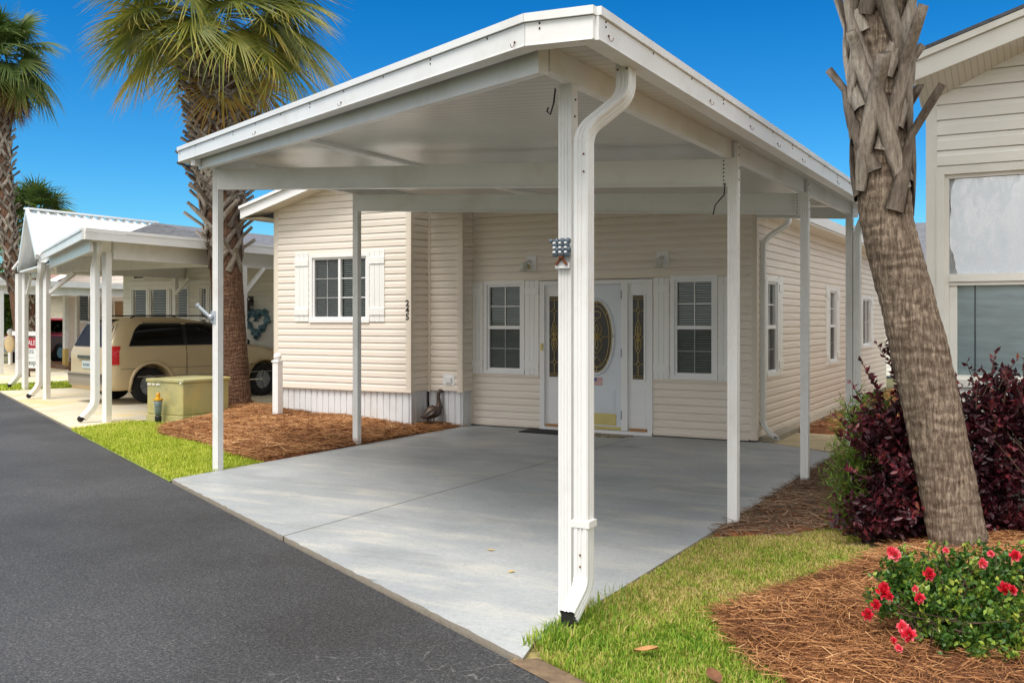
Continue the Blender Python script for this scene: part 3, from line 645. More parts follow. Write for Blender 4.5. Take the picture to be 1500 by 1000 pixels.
# ------------------------------------------------------------------ the cream house behind it
h = thing('mobile_home', 'cream vinyl-sided house with white shutters and number 245 behind the carport', 'house', (-7.1, 16, 0))
GS = .267; RX = -7.1
def zg(x): return 3.2+GS*min(x+10.8, -3.35-x)-0.0
F1 = FY(11.75)
bw = (-10.03, -8.985, 1.58, 2.52)
q = MB(); siding(q, F1, -10.73, -8.27, .52, 4.0, .1016, [bw], lambda z: (max(-10.8, -11.2+(z-3.26)/GS), -8.2) if z < 3.95 else None)
FR = FX(-8.2); siding(q, FR, 11.79, 12.19, .52, 3.3, .1016)
F2 = FY(12.2); siding(q, F2, -8.15, -7.66, .52, 3.28, .1016)
FR2 = FX(-7.6); siding(q, FR2, 12.24, 12.48, .52, 3.28, .1016)
siding(q, FXn(-10.8), 11.8, 23.5, .52, 3.2, .1016)
q.build('wall', mCream, h)
F3 = FY(12.5); FS = FX(-3.35)
wl = (-7.34, -6.765, .83, 2.08); wr = (-4.44, -3.905, .83, 2.1)
dr = (-6.4, -4.8, 0, 2.1)
q = MB(); siding(q, F3, -7.6, -3.4, .03, 4.1, .1016, [wl, wr, (-6.46, -4.745, 0, 2.13)], lambda z: (-7.6, min(-3.4, -3.02-(z-3.3)/GS))); q.build('wall', mCream, h)
sw = [(12.99, 13.52, .86, 2.08), (17.1, 17.65, .86, 2.06), (20.35, 21.3, 1.06, 1.98)]
q = MB(); siding(q, FS, 12.56, 23.5, .05, 2.92, .1016, sw); siding(q, FY(23.58), -10.8, -3.35, 0, .1); q.build('wall', mCream, h)
q = MB(); q.poly([(-10.8, 23.57, 0), (-3.35, 23.57, 0), (-3.35, 23.57, 3.1), (-7.1, 23.57, 4.1), (-10.8, 23.57, 3.1)]); q.box((-10.6, 12.0, 0), (-8.4, 23.5, .5)); q.build('rear_wall', mCream, h)
# corner posts and trims
def cpost(q, x, y, z0, z1, sx, sy): q.box((min(x, x+sx*.075)-(.018 if sx < 0 else .018)*0, y-.018, z0), (max(x, x+sx*.075), y+.002, z1)); q.box((x-.002 if sx < 0 else x-.018, min(y, y+sy*.075)-.018, z0), (x+.018 if sx < 0 else x+.002, max(y, y+sy*.075), z1))
for (x, y, z0, z1, sx, sy) in ((-10.8, 11.75, .5, 3.285, 1, 1), (-8.2, 11.75, .5, 3.3, -1, 1), (-7.6, 12.2, .5, 3.3, -1, 1), (-3.35, 12.5, .02, 3.05, -1, 1), (-3.35, 23.5, .02, 2.92, -1, -1)):
    q = MB(); cpost(q, x, y, z0, z1, sx, sy); q.build('corner_post', mCreamTrim, h)
q = MB()
q.box((-8.198, 12.17, .5), (-8.14, 12.198, 3.3)); q.box((-7.62, 12.463, .02), (-7.575, 12.49, 3.4))
q.box((-7.57, 12.47, .015), (-6.47, 12.484, .05)); q.box((-4.735, 12.47, .015), (-3.44, 12.484, .05))
q.box((-7.57, 12.468, .735), (-6.47, 12.484, .765)); q.box((-4.735, 12.468, .735), (-3.44, 12.484, .765))
q.box((-7.57, 12.474, 2.135), (-3.44, 12.484, 2.165)); q.box((-3.348, 12.58, 2.875), (-3.33, 23.5, 2.925))
q.build('wall_trim', mCreamTrim, h)
# skirting: vertical white panels
q = MB()
def skirt(F, u0, u1, z0, z1, st=.115):
    u = u0
    while u < u1-.01:
        e_ = min(u+st, u1); q.quad(F(u, z0, -.03), F(u+.012, z0, -.03), F(u+.012, z1, -.03), F(u, z1, -.03)); q.quad(F(u+.012, z0, -.03), F(u+.03, z0, -.012), F(u+.03, z1, -.012), F(u+.012, z1, -.03))
        q.quad(F(u+.03, z0, -.012), F(e_, z0, -.016), F(e_, z1, -.016), F(u+.03, z1, -.012)); q.quad(F(e_, z0, -.016), F(e_, z0, -.03), F(e_, z1, -.03), F(e_, z1, -.016)); u += st
skirt(F1, -10.78, -8.2, -.02, .515); skirt(FX(-8.2), 11.76, 12.2, -.02, .515); skirt(F2, -8.2, -7.6, -.02, .515); skirt(FX(-7.6), 12.2, 12.5, -.02, .515); skirt(FXn(-10.8), 11.77, 23.5, -.02, .515)
q.build('skirting', mSkirt, h)
# roof
q = MB()
zR_ = lambda x: 3.36+GS*(x+11.2) if x <= RX else 3.1+.332*(-3.02-x)
for y0, y1, xa, xb in ((11.38, 24, -11.24, RX), (12.66, 24, RX, -3.02)):
    q.add([(x, y, zR_(x)+dz) for y in (y0, y1) for x, dz in ((xa, 0), (xb, 0), (xb, -.05), (xa, -.05))], [(0, 1, 2, 3), (7, 6, 5, 4), (0, 4, 5, 1), (1, 5, 6, 2), (2, 6, 7, 3), (3, 7, 4, 0)])
q.build('roof', mShingle, h)
q = MB()   # street gable: rake fascia in two tiers and eave ends
for (lo, hi, y0, y1) in ((-.2, -.07, 11.41, 11.43), (-.07, -.052, 11.4, 11.43), (-.05, -.006, 11.37, 11.43)):
    q.add([(x, y, zR_(x)+z) for x in (-11.22, -7.3) for y, z in ((y0, lo), (y1, lo), (y1, hi), (y0, hi))], [(3, 2, 1, 0), (4, 5, 6, 7), (0, 1, 5, 4), (1, 2, 6, 5), (2, 3, 7, 6), (3, 0, 4, 7)])
q.box((-11.24, 11.44, zR_(-11.22)-.2), (-11.215, 24, zR_(-11.22)-.01))
q.build('fascia', mWs, h)
q = MB(); q.add([(x, y, zR_(x)-.19) for x in (-11.2, -7.3) for y in (11.43, 11.75)], [(0, 1, 3, 2)]); q.add([(-11.2, 11.43, 3.165), (-10.8, 11.43, 3.165), (-10.8, 24, 3.165), (-11.2, 24, 3.165)], [(0, 1, 2, 3)])
q.build('soffit', mSoffit, h)
q = MB(); q.box((-3.345, 12.66, 2.905), (-3.0, 24, 2.93)); q.build('soffit', mSoffit, h)
q = MB(); q.add([(x, y, z) for y in (12.66, 24) for x, z in ((-3.06, 2.93), (-2.98, 2.935), (-2.96, 3.07), (-3.06, 3.075))], [(3, 2, 1, 0), (4, 5, 6, 7), (0, 1, 5, 4), (1, 2, 6, 5), (2, 3, 7, 6), (3, 0, 4, 7)]); q.box((-3.36, 12.63, 2.9), (-2.965, 12.66, 3.08)); q.build('gutter', mWs, h)
# downspout at the street corner
sect0 = sect; sect = downspout_sect(.07, .075)
d1 = spout([(-3.0, 12.76, 2.93), (-3.0, 12.76, 2.8), (-3.3, 12.66, 2.6), (-3.3, 12.66, .17), (-3.1, 12.55, .06)], h, .12); sect = sect0
# windows and shutters
window(h, F1, *bw, kind='slide', grid=(2, 3), slat=.034)
shutter(h, F1, -10.37, -10.1, 1.54, 2.6); shutter(h, F1, -8.92, -8.65, 1.54, 2.6)
window(h, F3, *wl); window(h, F3, *wr)
for a, c in ((-7.6, -7.405), (-6.7, -6.475), (-4.73, -4.51), (-3.84, -3.63)): shutter(h, F3, a, c, .77, 2.13, .012)
window(h, FS, *sw[0], slat=.04, grid=(2, 2)); window(h, FS, *sw[1], slat=.05, grid=(2, 2)); window(h, FS, *sw[2], kind='slide', grid=(1, 2), slat=.05)
for (a, c, z0, z1) in ((12.7, 12.93, .8, 2.16), (13.58, 13.8, .8, 2.16), (16.78, 17.03, .8, 2.14), (17.72, 17.95, .8, 2.14), (20.03, 20.28, 1.0, 2.06), (21.37, 21.6, 1.0, 2.06)): shutter(h, FS, a, c, z0, z1)
# entrance
q = MB(); U = lambda *a: q.fbox(F3, *a)
U(-6.455, -6.385, 0, 2.12, -.02, .035); U(-4.815, -4.745, 0, 2.12, -.02, .035); U(-6.385, -4.815, 2.06, 2.12, -.02, .035)
U(-6.09, -6.0, .05, 2.06, -.04, .03); U(-5.2, -5.11, .05, 2.06, -.04, .03); U(-6.455, -4.745, -.0, .045, -.06, .05)
q.build('door_frame', mWs, h)
def came(name, par, F, uc, zc, su, sz, o, oval):
    q = MB(); r_ = .0055
    def ln(pts, r=r_): q.tube([F(uc+x*su, zc+z*sz, o) for x, z in pts], r, 5)
    arc = lambda cx, cz, rx, rz, a0, a1, k=14: [(cx+rx*math.cos(a0+(a1-a0)*i/k), cz+rz*math.sin(a0+(a1-a0)*i/k)) for i in range(k+1)]
    if oval:
        ln(arc(0, 0, .97, .98, 0, 2*math.pi, 40), .008); ln(arc(0, 0, .8, .86, 0, 2*math.pi, 36))
        for a in range(0, 360, 45): ln([(.8*math.cos(R(a)), .86*math.sin(R(a))), (.97*math.cos(R(a)), .98*math.sin(R(a)))])
    else:
        for z in (.97, .92, -.92, -.97): ln([(-1, z), (1, z)])
        for z0, z1 in ((.92, .72), (.56, .38), (-.38, -.56), (-.72, -.92)): ln([(0, z0), (0, z1)])
        for z in (.64, -.64): ln([(0, z+.08), (.35, z), (0, z-.08), (-.35, z), (0, z+.08)]); ln([(-1, z), (-.35, z)]); ln([(.35, z), (1, z)])
    w = .5 if oval else .8; hh_ = .48 if oval else .4
    for sx in (-1, 1):
        for sy in (-1, 1):
            ln([(0, sy*hh_), (sx*w*.28, sy*hh_*.86), (sx*w*.62, sy*hh_*.55), (sx*w*.62, sy*hh_*.3), (sx*w*.3, sy*hh_*.12)])
            ln([(0, sy*hh_*.75), (sx*w*.2, sy*hh_*.5), (sx*w*.14, sy*hh_*.25), (0, sy*hh_*.1)])
    dq = .09
    for i in (-1, 0, 1):
        for sg in (-1, 1): ln([(-.5*w+i*.2*w, -sg*dq+i*0), (.0+i*.2*w+.3*w*0, 0), (.5*w+i*.2*w, sg*dq)], r_*.9)
    ln([(-w, 0), (-w*.5, dq), (0, 0), (w*.5, dq), (w, 0)]); ln([(-w, 0), (-w*.5, -dq), (0, 0), (w*.5, -dq), (w, 0)])
    if oval: ln([(-.97, 0), (-w, 0)]); ln([(w, 0), (.97, 0)]); ln(arc(0, .62, .28, .1, 0, math.pi*2, 12)); ln([(0, -.55), (.3, -.72), (0, -.84), (-.3, -.72), (0, -.55)])
    return q.build(name, mGold, par)
q = MB(); q.fbox(F3, -5.998, -5.202, .05, 2.057, -.05, -.01)
for a, c, z0, z1 in ((-5.9, -5.63, .3, .6), (-5.57, -5.3, .3, .6)): q.fbox(F3, a, c, z0, z1, -.01, -.004); q.fbox(F3, a+.03, c-.03, z0+.03, z1-.03, -.004, .002)
oc, oz = -5.58, 1.33
q.smooth = True; ring = []
for i in range(49):
    t = 2*math.pi*i/48; ring.append(F3(oc+.255*math.cos(t), oz+.515*math.sin(t), -.006))
q.tube(ring, .02, 6); dob = q.build('door', mDoor, h)
q = MB(); q.poly([F3(oc+.24*math.cos(2*math.pi*i/40), oz+.5*math.sin(2*math.pi*i/40), -.004) for i in range(40)]); dg = q.build('oval_glass', mDoorGlass, dob)
came('leaded_came', dob, F3, oc, oz, .235, .495, -.001, True)
q = MB(); q.fbox(F3, -5.93, -5.29, .11, .27, -.01, -.004); q.fbox(F3, -5.998, -5.202, .052, .09, -.01, .006); q.build('kick_plate', mBrassPlate, dob)
for z in (.2, 1.05, 1.85): q = MB(); q.fbox(F3, -5.205, -5.19, z, z+.12, -.01, .036); q.build('hinge', mSteel, dob)
q = MB(); q.ball(F3(-5.92, 1.0, .045), .032, 10); q.tube([F3(-5.92, 1.0, -.01), F3(-5.92, 1.0, .03)], .014, 8); q.build('door_knob', mGold, dob)
q = MB(); q.ball(F3(-5.92, 1.14, -.003), .022, 8); q.build('deadbolt', mGold, dob)
fl = MB(); fx0, fz0, fw_, fh_ = -5.645, .66, .15, .105       # small flag sticker
for i in range(13): fl.cm = i % 2; fl.quad(F3(fx0, fz0+fh_*i/13, -.0075), F3(fx0+fw_, fz0+fh_*i/13, -.0075), F3(fx0+fw_, fz0+fh_*(i+1)/13, -.0075), F3(fx0, fz0+fh_*(i+1)/13, -.0075))
fl.cm = 2; fl.quad(F3(fx0, fz0+fh_*6/13, -.007), F3(fx0+fw_*.42, fz0+fh_*6/13, -.007), F3(fx0+fw_*.42, fz0+fh_, -.007), F3(fx0, fz0+fh_, -.007)); fl.cm = 1
for i in range(5):
    for j in range(4): cx, cz = fx0+.006+i*.0125, fz0+fh_*6/13+.007+j*.013; fl.quad(F3(cx, cz, -.0066), F3(cx+.004, cz, -.0066), F3(cx+.004, cz+.004, -.0066), F3(cx, cz+.004, -.0066))
fl.build('flag_sticker', [mat('flag_red', S(198, 92, 92), .6), mat('flag_white', S(228, 224, 222), .6), mat('flag_blue', S(70, 84, 140), .6)], dob)
for a, c in ((-6.385, -6.09), (-5.11, -4.815)):
    q = MB(); q.fbox(F3, a, c, .045, 2.06, -.05, -.01); um = (a+c)/2
    for z0, z1 in ((.12, .3), (.34, .62)): q.fbox(F3, um-.1, um+.1, z0, z1, -.01, -.004)
    q.fbox(F3, um-.105, um+.105, .73, .755, -.01, .004); q.fbox(F3, um-.105, um+.105, 1.9, 1.925, -.01, .004); q.fbox(F3, um-.105, um-.08, .755, 1.9, -.01, .004); q.fbox(F3, um+.08, um+.105, .755, 1.9, -.01, .004)
    s_ = q.build('sidelight', mWs, h)
    q = MB(); q.quad(F3(um-.08, .755, -.004), F3(um+.08, .755, -.004), F3(um+.08, 1.9, -.004), F3(um-.08, 1.9, -.004)); q.build('sidelight_glass', mDoorGlass, s_)
    came('leaded_came', s_, F3, um, 1.327, .078, .57, 0, False)
    q = MB(); q.fbox(F3, a+.02, c-.02, .046, .085, -.009, .02); q.build('sill_board', mat('bare_wood', S(170, 130, 90), .8), s_)
q = MB(); q.fbox(F3, -6.44, -6.4, 1.13, 1.23, .035, .045); q.fbox(F3, -6.43, -6.41, 1.15, 1.2, .045, .05); q.build('doorbell', mBrassPlate, h)
# wall lamps, number, vent box
for ux in (-6.6, -4.6):
    q = MB(); q.fbox(F3, ux-.085, ux+.085, 2.27, 2.49, .012, .04); wlmp = q.build('wall_lamp', mWs, h, bevel=.004)
    q = MB(); s_ = -.06 if ux < -5 else -.015
    q.tube(smooth_path([F3(ux, 2.4, .03), F3(ux, 2.41, .1), F3(ux+s_, 2.36, .14)], .03), .018, 8)
    q.tube([F3(ux+s_, 2.375, .13), F3(ux+s_, 2.27, .15)], [.048, .056], 12); q.build('lamp_head', mat('lamp_metal', S(206, 206, 200), .4, .05), wlmp)
    q = MB(); q.tube([F3(ux+s_*.2, 2.36, .08), F3(ux+s_*.2, 2.29, .085)], [.02, .012], 8); q.build('sensor', mGold, wlmp)
for ch, z in (('2', 1.805), ('4', 1.705), ('5', 1.605)): text_mesh(ch, .125, F1, -8.245, z, .02, h, 'house_number', mBlack, depth=.003, bold=.003)
q = MB(); q.fbox(F2, -7.92, -7.72, .6, .77, .005, .02); q.fbox(F2, -7.87, -7.77, .64, .72, .02, .045); q.build('vent_cover', mWs, h)
q = MB(); q.fbox(F1, -10.82, -8.18, .505, .53, -.02, .022); q.build('base_trim', mCreamTrim, h)

# small things round the carport and porch
t = MB(); t.prism([(-6.55, 12.0), (-5.75, 11.96), (-5.75, 12.4), (-6.55, 12.42)], .002, .014); tag(t.build('doormat', mat('dark_rubber_mat', S(38, 38, 40), .9, .2, 30, bmp=.4)), 'black rubber doormat lying on the slab in front of the left sidelight', 'doormat')
t = MB(); t.prism([(-5.7, 11.98), (-5.05, 12.05), (-4.95, 12.3), (-5.7, 12.38)], .002, .012); tag(t.build('doormat', mat('patterned_mat', S(96, 70, 56), .95, .5, 22, c2=S(190, 176, 150))), 'small brown patterned mat in front of the white entrance door', 'doormat')
orn = thing('post_ornament', 'small grey fish-scale ornament with rusty foot fixed high on the near carport post', 'ornament', (-2.275, 4.68, 1.86))
q = MB(); q.box((-2.322, 4.66, 1.84), (-2.24, 4.681, 1.87)); q.build('base_plate', mWs, orn, bevel=.003)
q = MB(); q.bar((-2.315, 4.655, 1.86), (-2.265, 4.65, 1.91), .012, .012); q.bar((-2.25, 4.655, 1.86), (-2.29, 4.65, 1.91), .012, .012); q.ball((-2.28, 4.648, 1.9), .016, 8); q.build('foot', mRust, orn)
q = MB(); q.smooth = True
for r_ in range(4):
    for c_ in range(3):
        x, z = -2.312+c_*.033+(.008 if r_ % 2 else 0), 1.915+r_*.023; q.ball((x, 4.645, z), .019, 8, (1, .7, .9))
q.ball((-2.335, 4.64, 1.985), .013, 6); q.build('scales', mat('blue_grey_enamel', S(92, 106, 118), .3, .15, 20), orn)
q = MB(); q.smooth = True
for r_ in range(3):
    for c_ in range(3): q.ball((-2.312+c_*.033, 4.629, 1.925+r_*.024), .0085, 6, (1.3, .6, .8))
q.build('highlight', mat('highlight_white', S(230, 232, 234), .3), orn)  # painted glints: white beads set on the front of the grey scales
fh = thing('flag_holder', 'grey metal flagpole holder screwed to the left front carport post', 'flag holder', (-7.69, 7.4, 1.6))
q = MB(); q.box((-7.702, 7.41, 1.53), (-7.692, 7.47, 1.66)); q.box((-7.7, 7.416, 1.53), (-7.64, 7.421, 1.66)); q.build('bracket_plate', mGalv, fh)
q = MB(); q.tube([(-7.68, 7.4, 1.58), (-7.8, 7.32, 1.72)], .018, 10); q.ball((-7.69, 7.4, 1.6), .028, 8); q.tube([(-7.795, 7.323, 1.715), (-7.806, 7.316, 1.728)], .024, 10); q.build('pole_socket', mGalv, fh)
# bollard
bo = thing('post_bollard', 'white square vinyl post with ball cap standing alone in the pine straw', 'post', (-10.25, 11.2, .05))
q = MB(); q.prism([(-10.305, 11.145), (-10.195, 11.145), (-10.195, 11.255), (-10.305, 11.255)], .0, .96); q.build('post', mWs, bo, bevel=.006)
q = MB(); q.box((-10.315, 11.135, .93), (-10.185, 11.265, .955)); q.smooth = True; q.ball((-10.25, 11.2, 1.01), .062, 14); q.build('ball_cap', mWs, bo)
# bird statue
bd = thing('bird_statue', 'dark bronze long-necked bird statue in front of the white skirting', 'statue', (-8.0, 12.02, .03))
spine = [(.0, .17, .1, .012), (.0, .13, .13, .045), (0, .06, .17, .085), (0, -.02, .19, .1), (0, -.09, .2, .085), (0, -.125, .26, .05), (0, -.115, .33, .034), (0, -.105, .41, .028), (0, -.115, .46, .03), (0, -.135, .485, .034), (0, -.165, .485, .026), (0, -.2, .478, .013), (0, -.25, .47, .008)]
q = MB(); q.smooth = True; th_ = R(160)
rotp = lambda x, y: (x*math.cos(th_)-y*math.sin(th_)-8.0, x*math.sin(th_)+y*math.cos(th_)+12.02)
q.tube([(*rotp(x, y), z+.03) for x, y, z, r_ in spine], [r_ for *_, r_ in spine], 12); q.build('body', mat('dark_bronze', S(58, 50, 46), .45, .4, 14, c2=S(110, 92, 80), metal=.4), bd)
for sx in (-1, 1):
    q = MB(); q.tube([(*rotp(sx*.035, 0), .14), (*rotp(sx*.035, .01), .03)], .011, 6); q.tube([(*rotp(sx*.035, .02), .035), (*rotp(sx*.04, -.08), .03)], [.012, .02], 6); q.build('leg', mat('dull_bronze', S(120, 96, 80), .5), bd)
    q = MB(); q.smooth = True; q.tube([(*rotp(sx*.075, -.05), .24), (*rotp(sx*.095, .03), .2), (*rotp(sx*.05, .17), .14)], [.02, .05, .006], 8); q.build('wing', mat('wing_bronze', S(74, 64, 60), .4, .4, 18, metal=.4), bd)

# ------------------------------------------------------------------ ivory house at the right edge
nh = thing('neighbour_house', 'ivory vinyl house with big picture window behind the leaning palm', 'house', (2, 12, 0))
FN = FY(8.49)
nwin = (-.765, .62, 1.1, 2.72)
NS = .32; NZ = lambda x: 3.3+NS*(x+.885)
q = MB(); siding(q, FN, -.82, 6, .0, 5.4, .1215, [nwin], lambda z: (max(-.83, -.88+(z-3.40)/.5) if z < 3.75 else -.07+(z-3.80)/NS, 6)); siding(q, FXn(-.885), 8.55, 22, 0, 3.3, .1215); q.build('wall', mNeigh, nh)
q = MB(); q.box((-.9, 8.472, 0), (-.82, 8.488, 3.31)); q.box((-.903, 8.474, 0), (-.886, 8.55, 3.31)); q.build('corner_trim', mNeighTrim, nh)
w = window(nh, FN, *nwin, kind='none', glass=mGlassN, shade=True, screen=False, cas=.06, trim=mNeighTrim)
q = MB(); q.fbox(FN, nwin[0]+.03, nwin[1]-.03, 1.87, 1.93, -.05, .02); q.fbox(FN, nwin[0]+.03, nwin[1]-.03, 1.84, 1.868, -.05, .006); q.fbox(FN, nwin[0]+.033, nwin[0]+.09, 1.135, 1.84, -.05, -.005); q.build('meeting_rail', mNeighTrim, w)
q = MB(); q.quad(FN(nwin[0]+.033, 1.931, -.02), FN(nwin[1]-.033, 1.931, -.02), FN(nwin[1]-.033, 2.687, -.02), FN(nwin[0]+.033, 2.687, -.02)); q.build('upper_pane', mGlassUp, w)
q = MB()
for x in (-.55, -.02, .4): q.fbox(FN, x-.006, x+.006, 1.12, 2.7, -.0545, -.052)
q.build('shade_cord', mat('shade_tape', S(110, 124, 128), .8), w)
q = MB(); zn = lambda x: 3.61+NS*(x+.93)
for lo, hi, y0, y1 in ((-.195, -.06, 8.1, 8.12), (-.06, -.05, 8.112, 8.12), (-.05, .0, 8.075, 8.12)):
    q.add([(x, y, zn(x)+z) for x in (-.94, 6) for y, z in ((y0, lo), (y1, lo), (y1, hi), (y0, hi))], [(3, 2, 1, 0), (4, 5, 6, 7), (0, 1, 5, 4), (1, 2, 6, 5), (2, 3, 7, 6), (3, 0, 4, 7)])
q.box((-.965, 8.1, zn(-.94)-.2), (-.942, 22, zn(-.94)-.02)); q.build('fascia', mNeighTrim, nh)
q = MB(); wz = lambda x: min(3.3+.5*(x+.88), zn(x)-.185)
for xa, xb in ((-.94, -.885), (-.885, 0), (0, 6)): q.quad((xa, 8.12, zn(xa)-.19), (xa, 8.49, wz(xa)), (xb, 8.49, wz(xb)), (xb, 8.12, zn(xb)-.19))
q.build('soffit', mSoffitN, nh)
q = MB(); q.add([(-.94, 8.12, zn(-.94)-.192), (-.885, 8.49, 3.3), (-.885, 22, 3.3), (-.94, 22, zn(-.94)-.192)], [(0, 1, 2, 3)]); q.build('eave_return', mNeighTrim, nh)
q = MB(); q.add([(x, y, zn(x)+z) for y in (8.07, 22) for x, z in ((-1.0, .005), (6, .005), (6, .03), (-1.0, .03))], [(3, 2, 1, 0), (4, 5, 6, 7), (0, 1, 5, 4), (1, 2, 6, 5), (2, 3, 7, 6), (3, 0, 4, 7)]); q.build('roof', mShingle, nh)
q = MB(); q.poly([(-.87, 21.9, 0), (6, 21.9, 0), (6, 21.9, 5.4), (-.87, 21.9, 3.3)]); q.quad((6, 8.5, 0), (6, 21.9, 0), (6, 21.9, 5.4), (6, 8.5, 5.4)); q.build('rear_wall', mNeigh, nh)
# next house beyond the side passage
bh = thing('far_house', 'low white house with grey shingle roof closing the passage behind the leaning palm', 'house', (-1.5, 30, 0))
q = MB(); siding(q, FY(29), -6, 4, 0, 3.0, .12); q.build('wall', mNeigh, bh)
q = MB(); q.add([(-6.6, 28.4, 3.0), (4.4, 28.4, 3.0), (4.4, 33, 4.6), (-6.6, 33, 4.6)], [(0, 1, 2, 3)]); q.build('roof', mShingle, bh)
q = MB(); q.box((-6.6, 28.3, 2.86), (4.4, 28.38, 3.0)); q.build('gutter', mWs, bh)

# ------------------------------------------------------------------ neighbour on the left: shingled house, gabled carport
nl = thing('neighbour_house', 'cream house with a row of bay windows and dark shingle roof behind the tan minivan', 'house', (-16.5, 18, 0))
F4 = FY(16.0)
q = MB(); wins = [(-19.2, -18.7, 1.2, 2.3), (-18.6, -18.02, 1.2, 2.3), (-17.92, -17.34, 1.2, 2.3), (-16.95, -16.75, 1.2, 2.3), (-16.65, -16.2, 1.2, 2.3)]
siding(q, F4, -19.5, -13.45, 0, 3.0, .11, wins+[(-14.4, -13.75, 0, 2.0)]); siding(q, FX(-13.4), 16.1, 24, 0, 2.9, .11); q.build('wall', mNeigh, nl)
for wn in wins: window(nl, F4, *wn, grid=(1, 1), split=.36, cas=.045, slat=.06)
q = MB(); q.fbox(F4, -19.35, -16.1, 2.38, 2.46, .01, .05); q.fbox(F4, -19.35, -16.1, 1.1, 1.15, .01, .05); q.fbox(F4, -13.56, -13.42, 0, 3, .0, .03); q.build('window_trim', mWs, nl)
for i, (u0, u1) in enumerate(((-19.15, -18.75), (-18.55, -18.05), (-17.87, -17.4))):
    q = MB(); q.fbox(F4, u0, u1, 2.52, 2.7, .014, .03); tf = q.build('transom_window', mWs, nl); q = MB(); q.fbox(F4, u0+.04, u1-.04, 2.55, 2.67, .03, .034); q.build('pane', mRoom, tf)
q = MB(); q.fbox(F4, -14.4, -13.75, 0, 2.0, -.06, -.03); q.fbox(F4, -14.3, -13.85, .1, 1.9, -.03, -.02); q.build('door', mat('brown_door', S(112, 96, 86), .6), nl)
q = MB(); q.tube([F4(-15.38, 1.95, .02), F4(-15.38, 2.08, .1), F4(-15.38, 1.98, .16)], .014, 6); q.tube([F4(-15.38, 1.99, .16), F4(-15.38, 1.76, .16)], [.09, .06], 8); q.fbox(F4, -15.44, -15.32, 1.86, 2.08, .012, .03); q.build('wall_lantern', mat('bronze_lantern', S(70, 64, 60), .5), nl)
hw = thing('heart_wreath', 'teal blue heart-shaped metal wreath hung on the cream wall above the van bonnet', 'wall decoration', (-15.2, 15.96, 1.5))
q = MB(); q.smooth = True
hp = []
for i in range(41):
    t = 2*math.pi*i/40; hp.append(F4(-15.2+.019*16*math.sin(t)**3, 1.52+.019*(13*math.cos(t)-5*math.cos(2*t)-2*math.cos(3*t)-math.cos(4*t)), .05))
q.tube(hp, [.065+.035*math.sin(i*1.9) for i in range(41)], 8)
for i in range(0, 40, 3):
    p = hp[i]; q.tube([p, p+Vector((random.uniform(-.09, .09), -.02, random.uniform(-.09, .09))), p+Vector((random.uniform(-.14, .14), -.01, random.uniform(-.1, .1)))], [.03, .02, .006], 6)
q.build('wreath', mat('teal_paint', S(48, 92, 116), .5, .4, 9, c2=S(130, 170, 186)), hw)
q = MB(); zz = lambda x: 3.72-.2*abs(x+17.5)
for xa, xb in ((-21.2, -17.5), (-17.5, -13.0)):
    q.add([(x, y, zz(x)+d) for y in (15.2, 25) for x, d in ((xa, -.05), (xb, -.05), (xb, 0), (xa, 0))], [(3, 2, 1, 0), (4, 5, 6, 7), (0, 1, 5, 4), (1, 2, 6, 5), (2, 3, 7, 6), (3, 0, 4, 7)])
q.poly([(-21.2, 15.19, 2.98), (-21.2, 15.1, 2.93), (-13.0, 15.1, 2.78), (-13.0, 15.19, 2.82), (-17.5, 15.19, 3.72)])
q.build('roof', mShingle, nl)
q = MB(); q.box((-13.05, 15.2, zz(-13)-.2), (-12.98, 25, zz(-13)-.02)); q.build('gutter', mWs, nl)

c2 = thing('carport', 'smaller white carport with a peaked ribbed metal roof sheltering the tan minivan', 'carport', (-16, 13, 0))
Fp, Cp = (-17.5, 12.42), (-12.38, 9.46)
q = MB(); q.prism([Fp, Cp, (-12.38, 15.95), (-17.5, 15.95)], 2.8, 2.86); q.prism([(-20.4, 13.9), Fp, (-17.5, 15.95), (-20.4, 15.95)], 2.62, 2.66); q.build('roof_panel', [mW], c2)
def fas(a, c, z0, z1, mb, th=.03):
    a = Vector((a[0], a[1], 0)); c = Vector((c[0], c[1], 0)); d = (c-a).normalized(); nn = Vector((d.y, -d.x, 0))
    mb.add([p+nn*o+Vector((0, 0, z)) for p in (a, c) for o, z in ((0, z0), (th, z0), (th, z1), (0, z1))], [(3, 2, 1, 0), (4, 5, 6, 7), (0, 1, 5, 4), (1, 2, 6, 5), (2, 3, 7, 6), (3, 0, 4, 7)])
for a, c in ((Fp, Cp), (Cp, (-12.38, 15.95))):
    q = MB(); fas(a, c, 2.74, 2.86, q); fas(a, c, 2.865, 2.91, q, .045); q.build('fascia', mW, c2)
q = MB(); d_ = Vector((Cp[0]-Fp[0], Cp[1]-Fp[1])).normalized(); iv = Vector((-d_.y, d_.x))
fas(Vector(Fp)+iv*.16+d_*.1, Vector(Cp)+iv*.16-d_*.25, 2.58, 2.8, q, .05); q.box((-12.72, 10.2, 2.5), (-12.66, 15.95, 2.8)); q.box((-17.45, 12.7, 2.5), (-17.39, 15.95, 2.8)); q.box((-17.4, 12.75, 2.52), (-12.7, 12.82, 2.79)); q.build('beam', mW, c2)
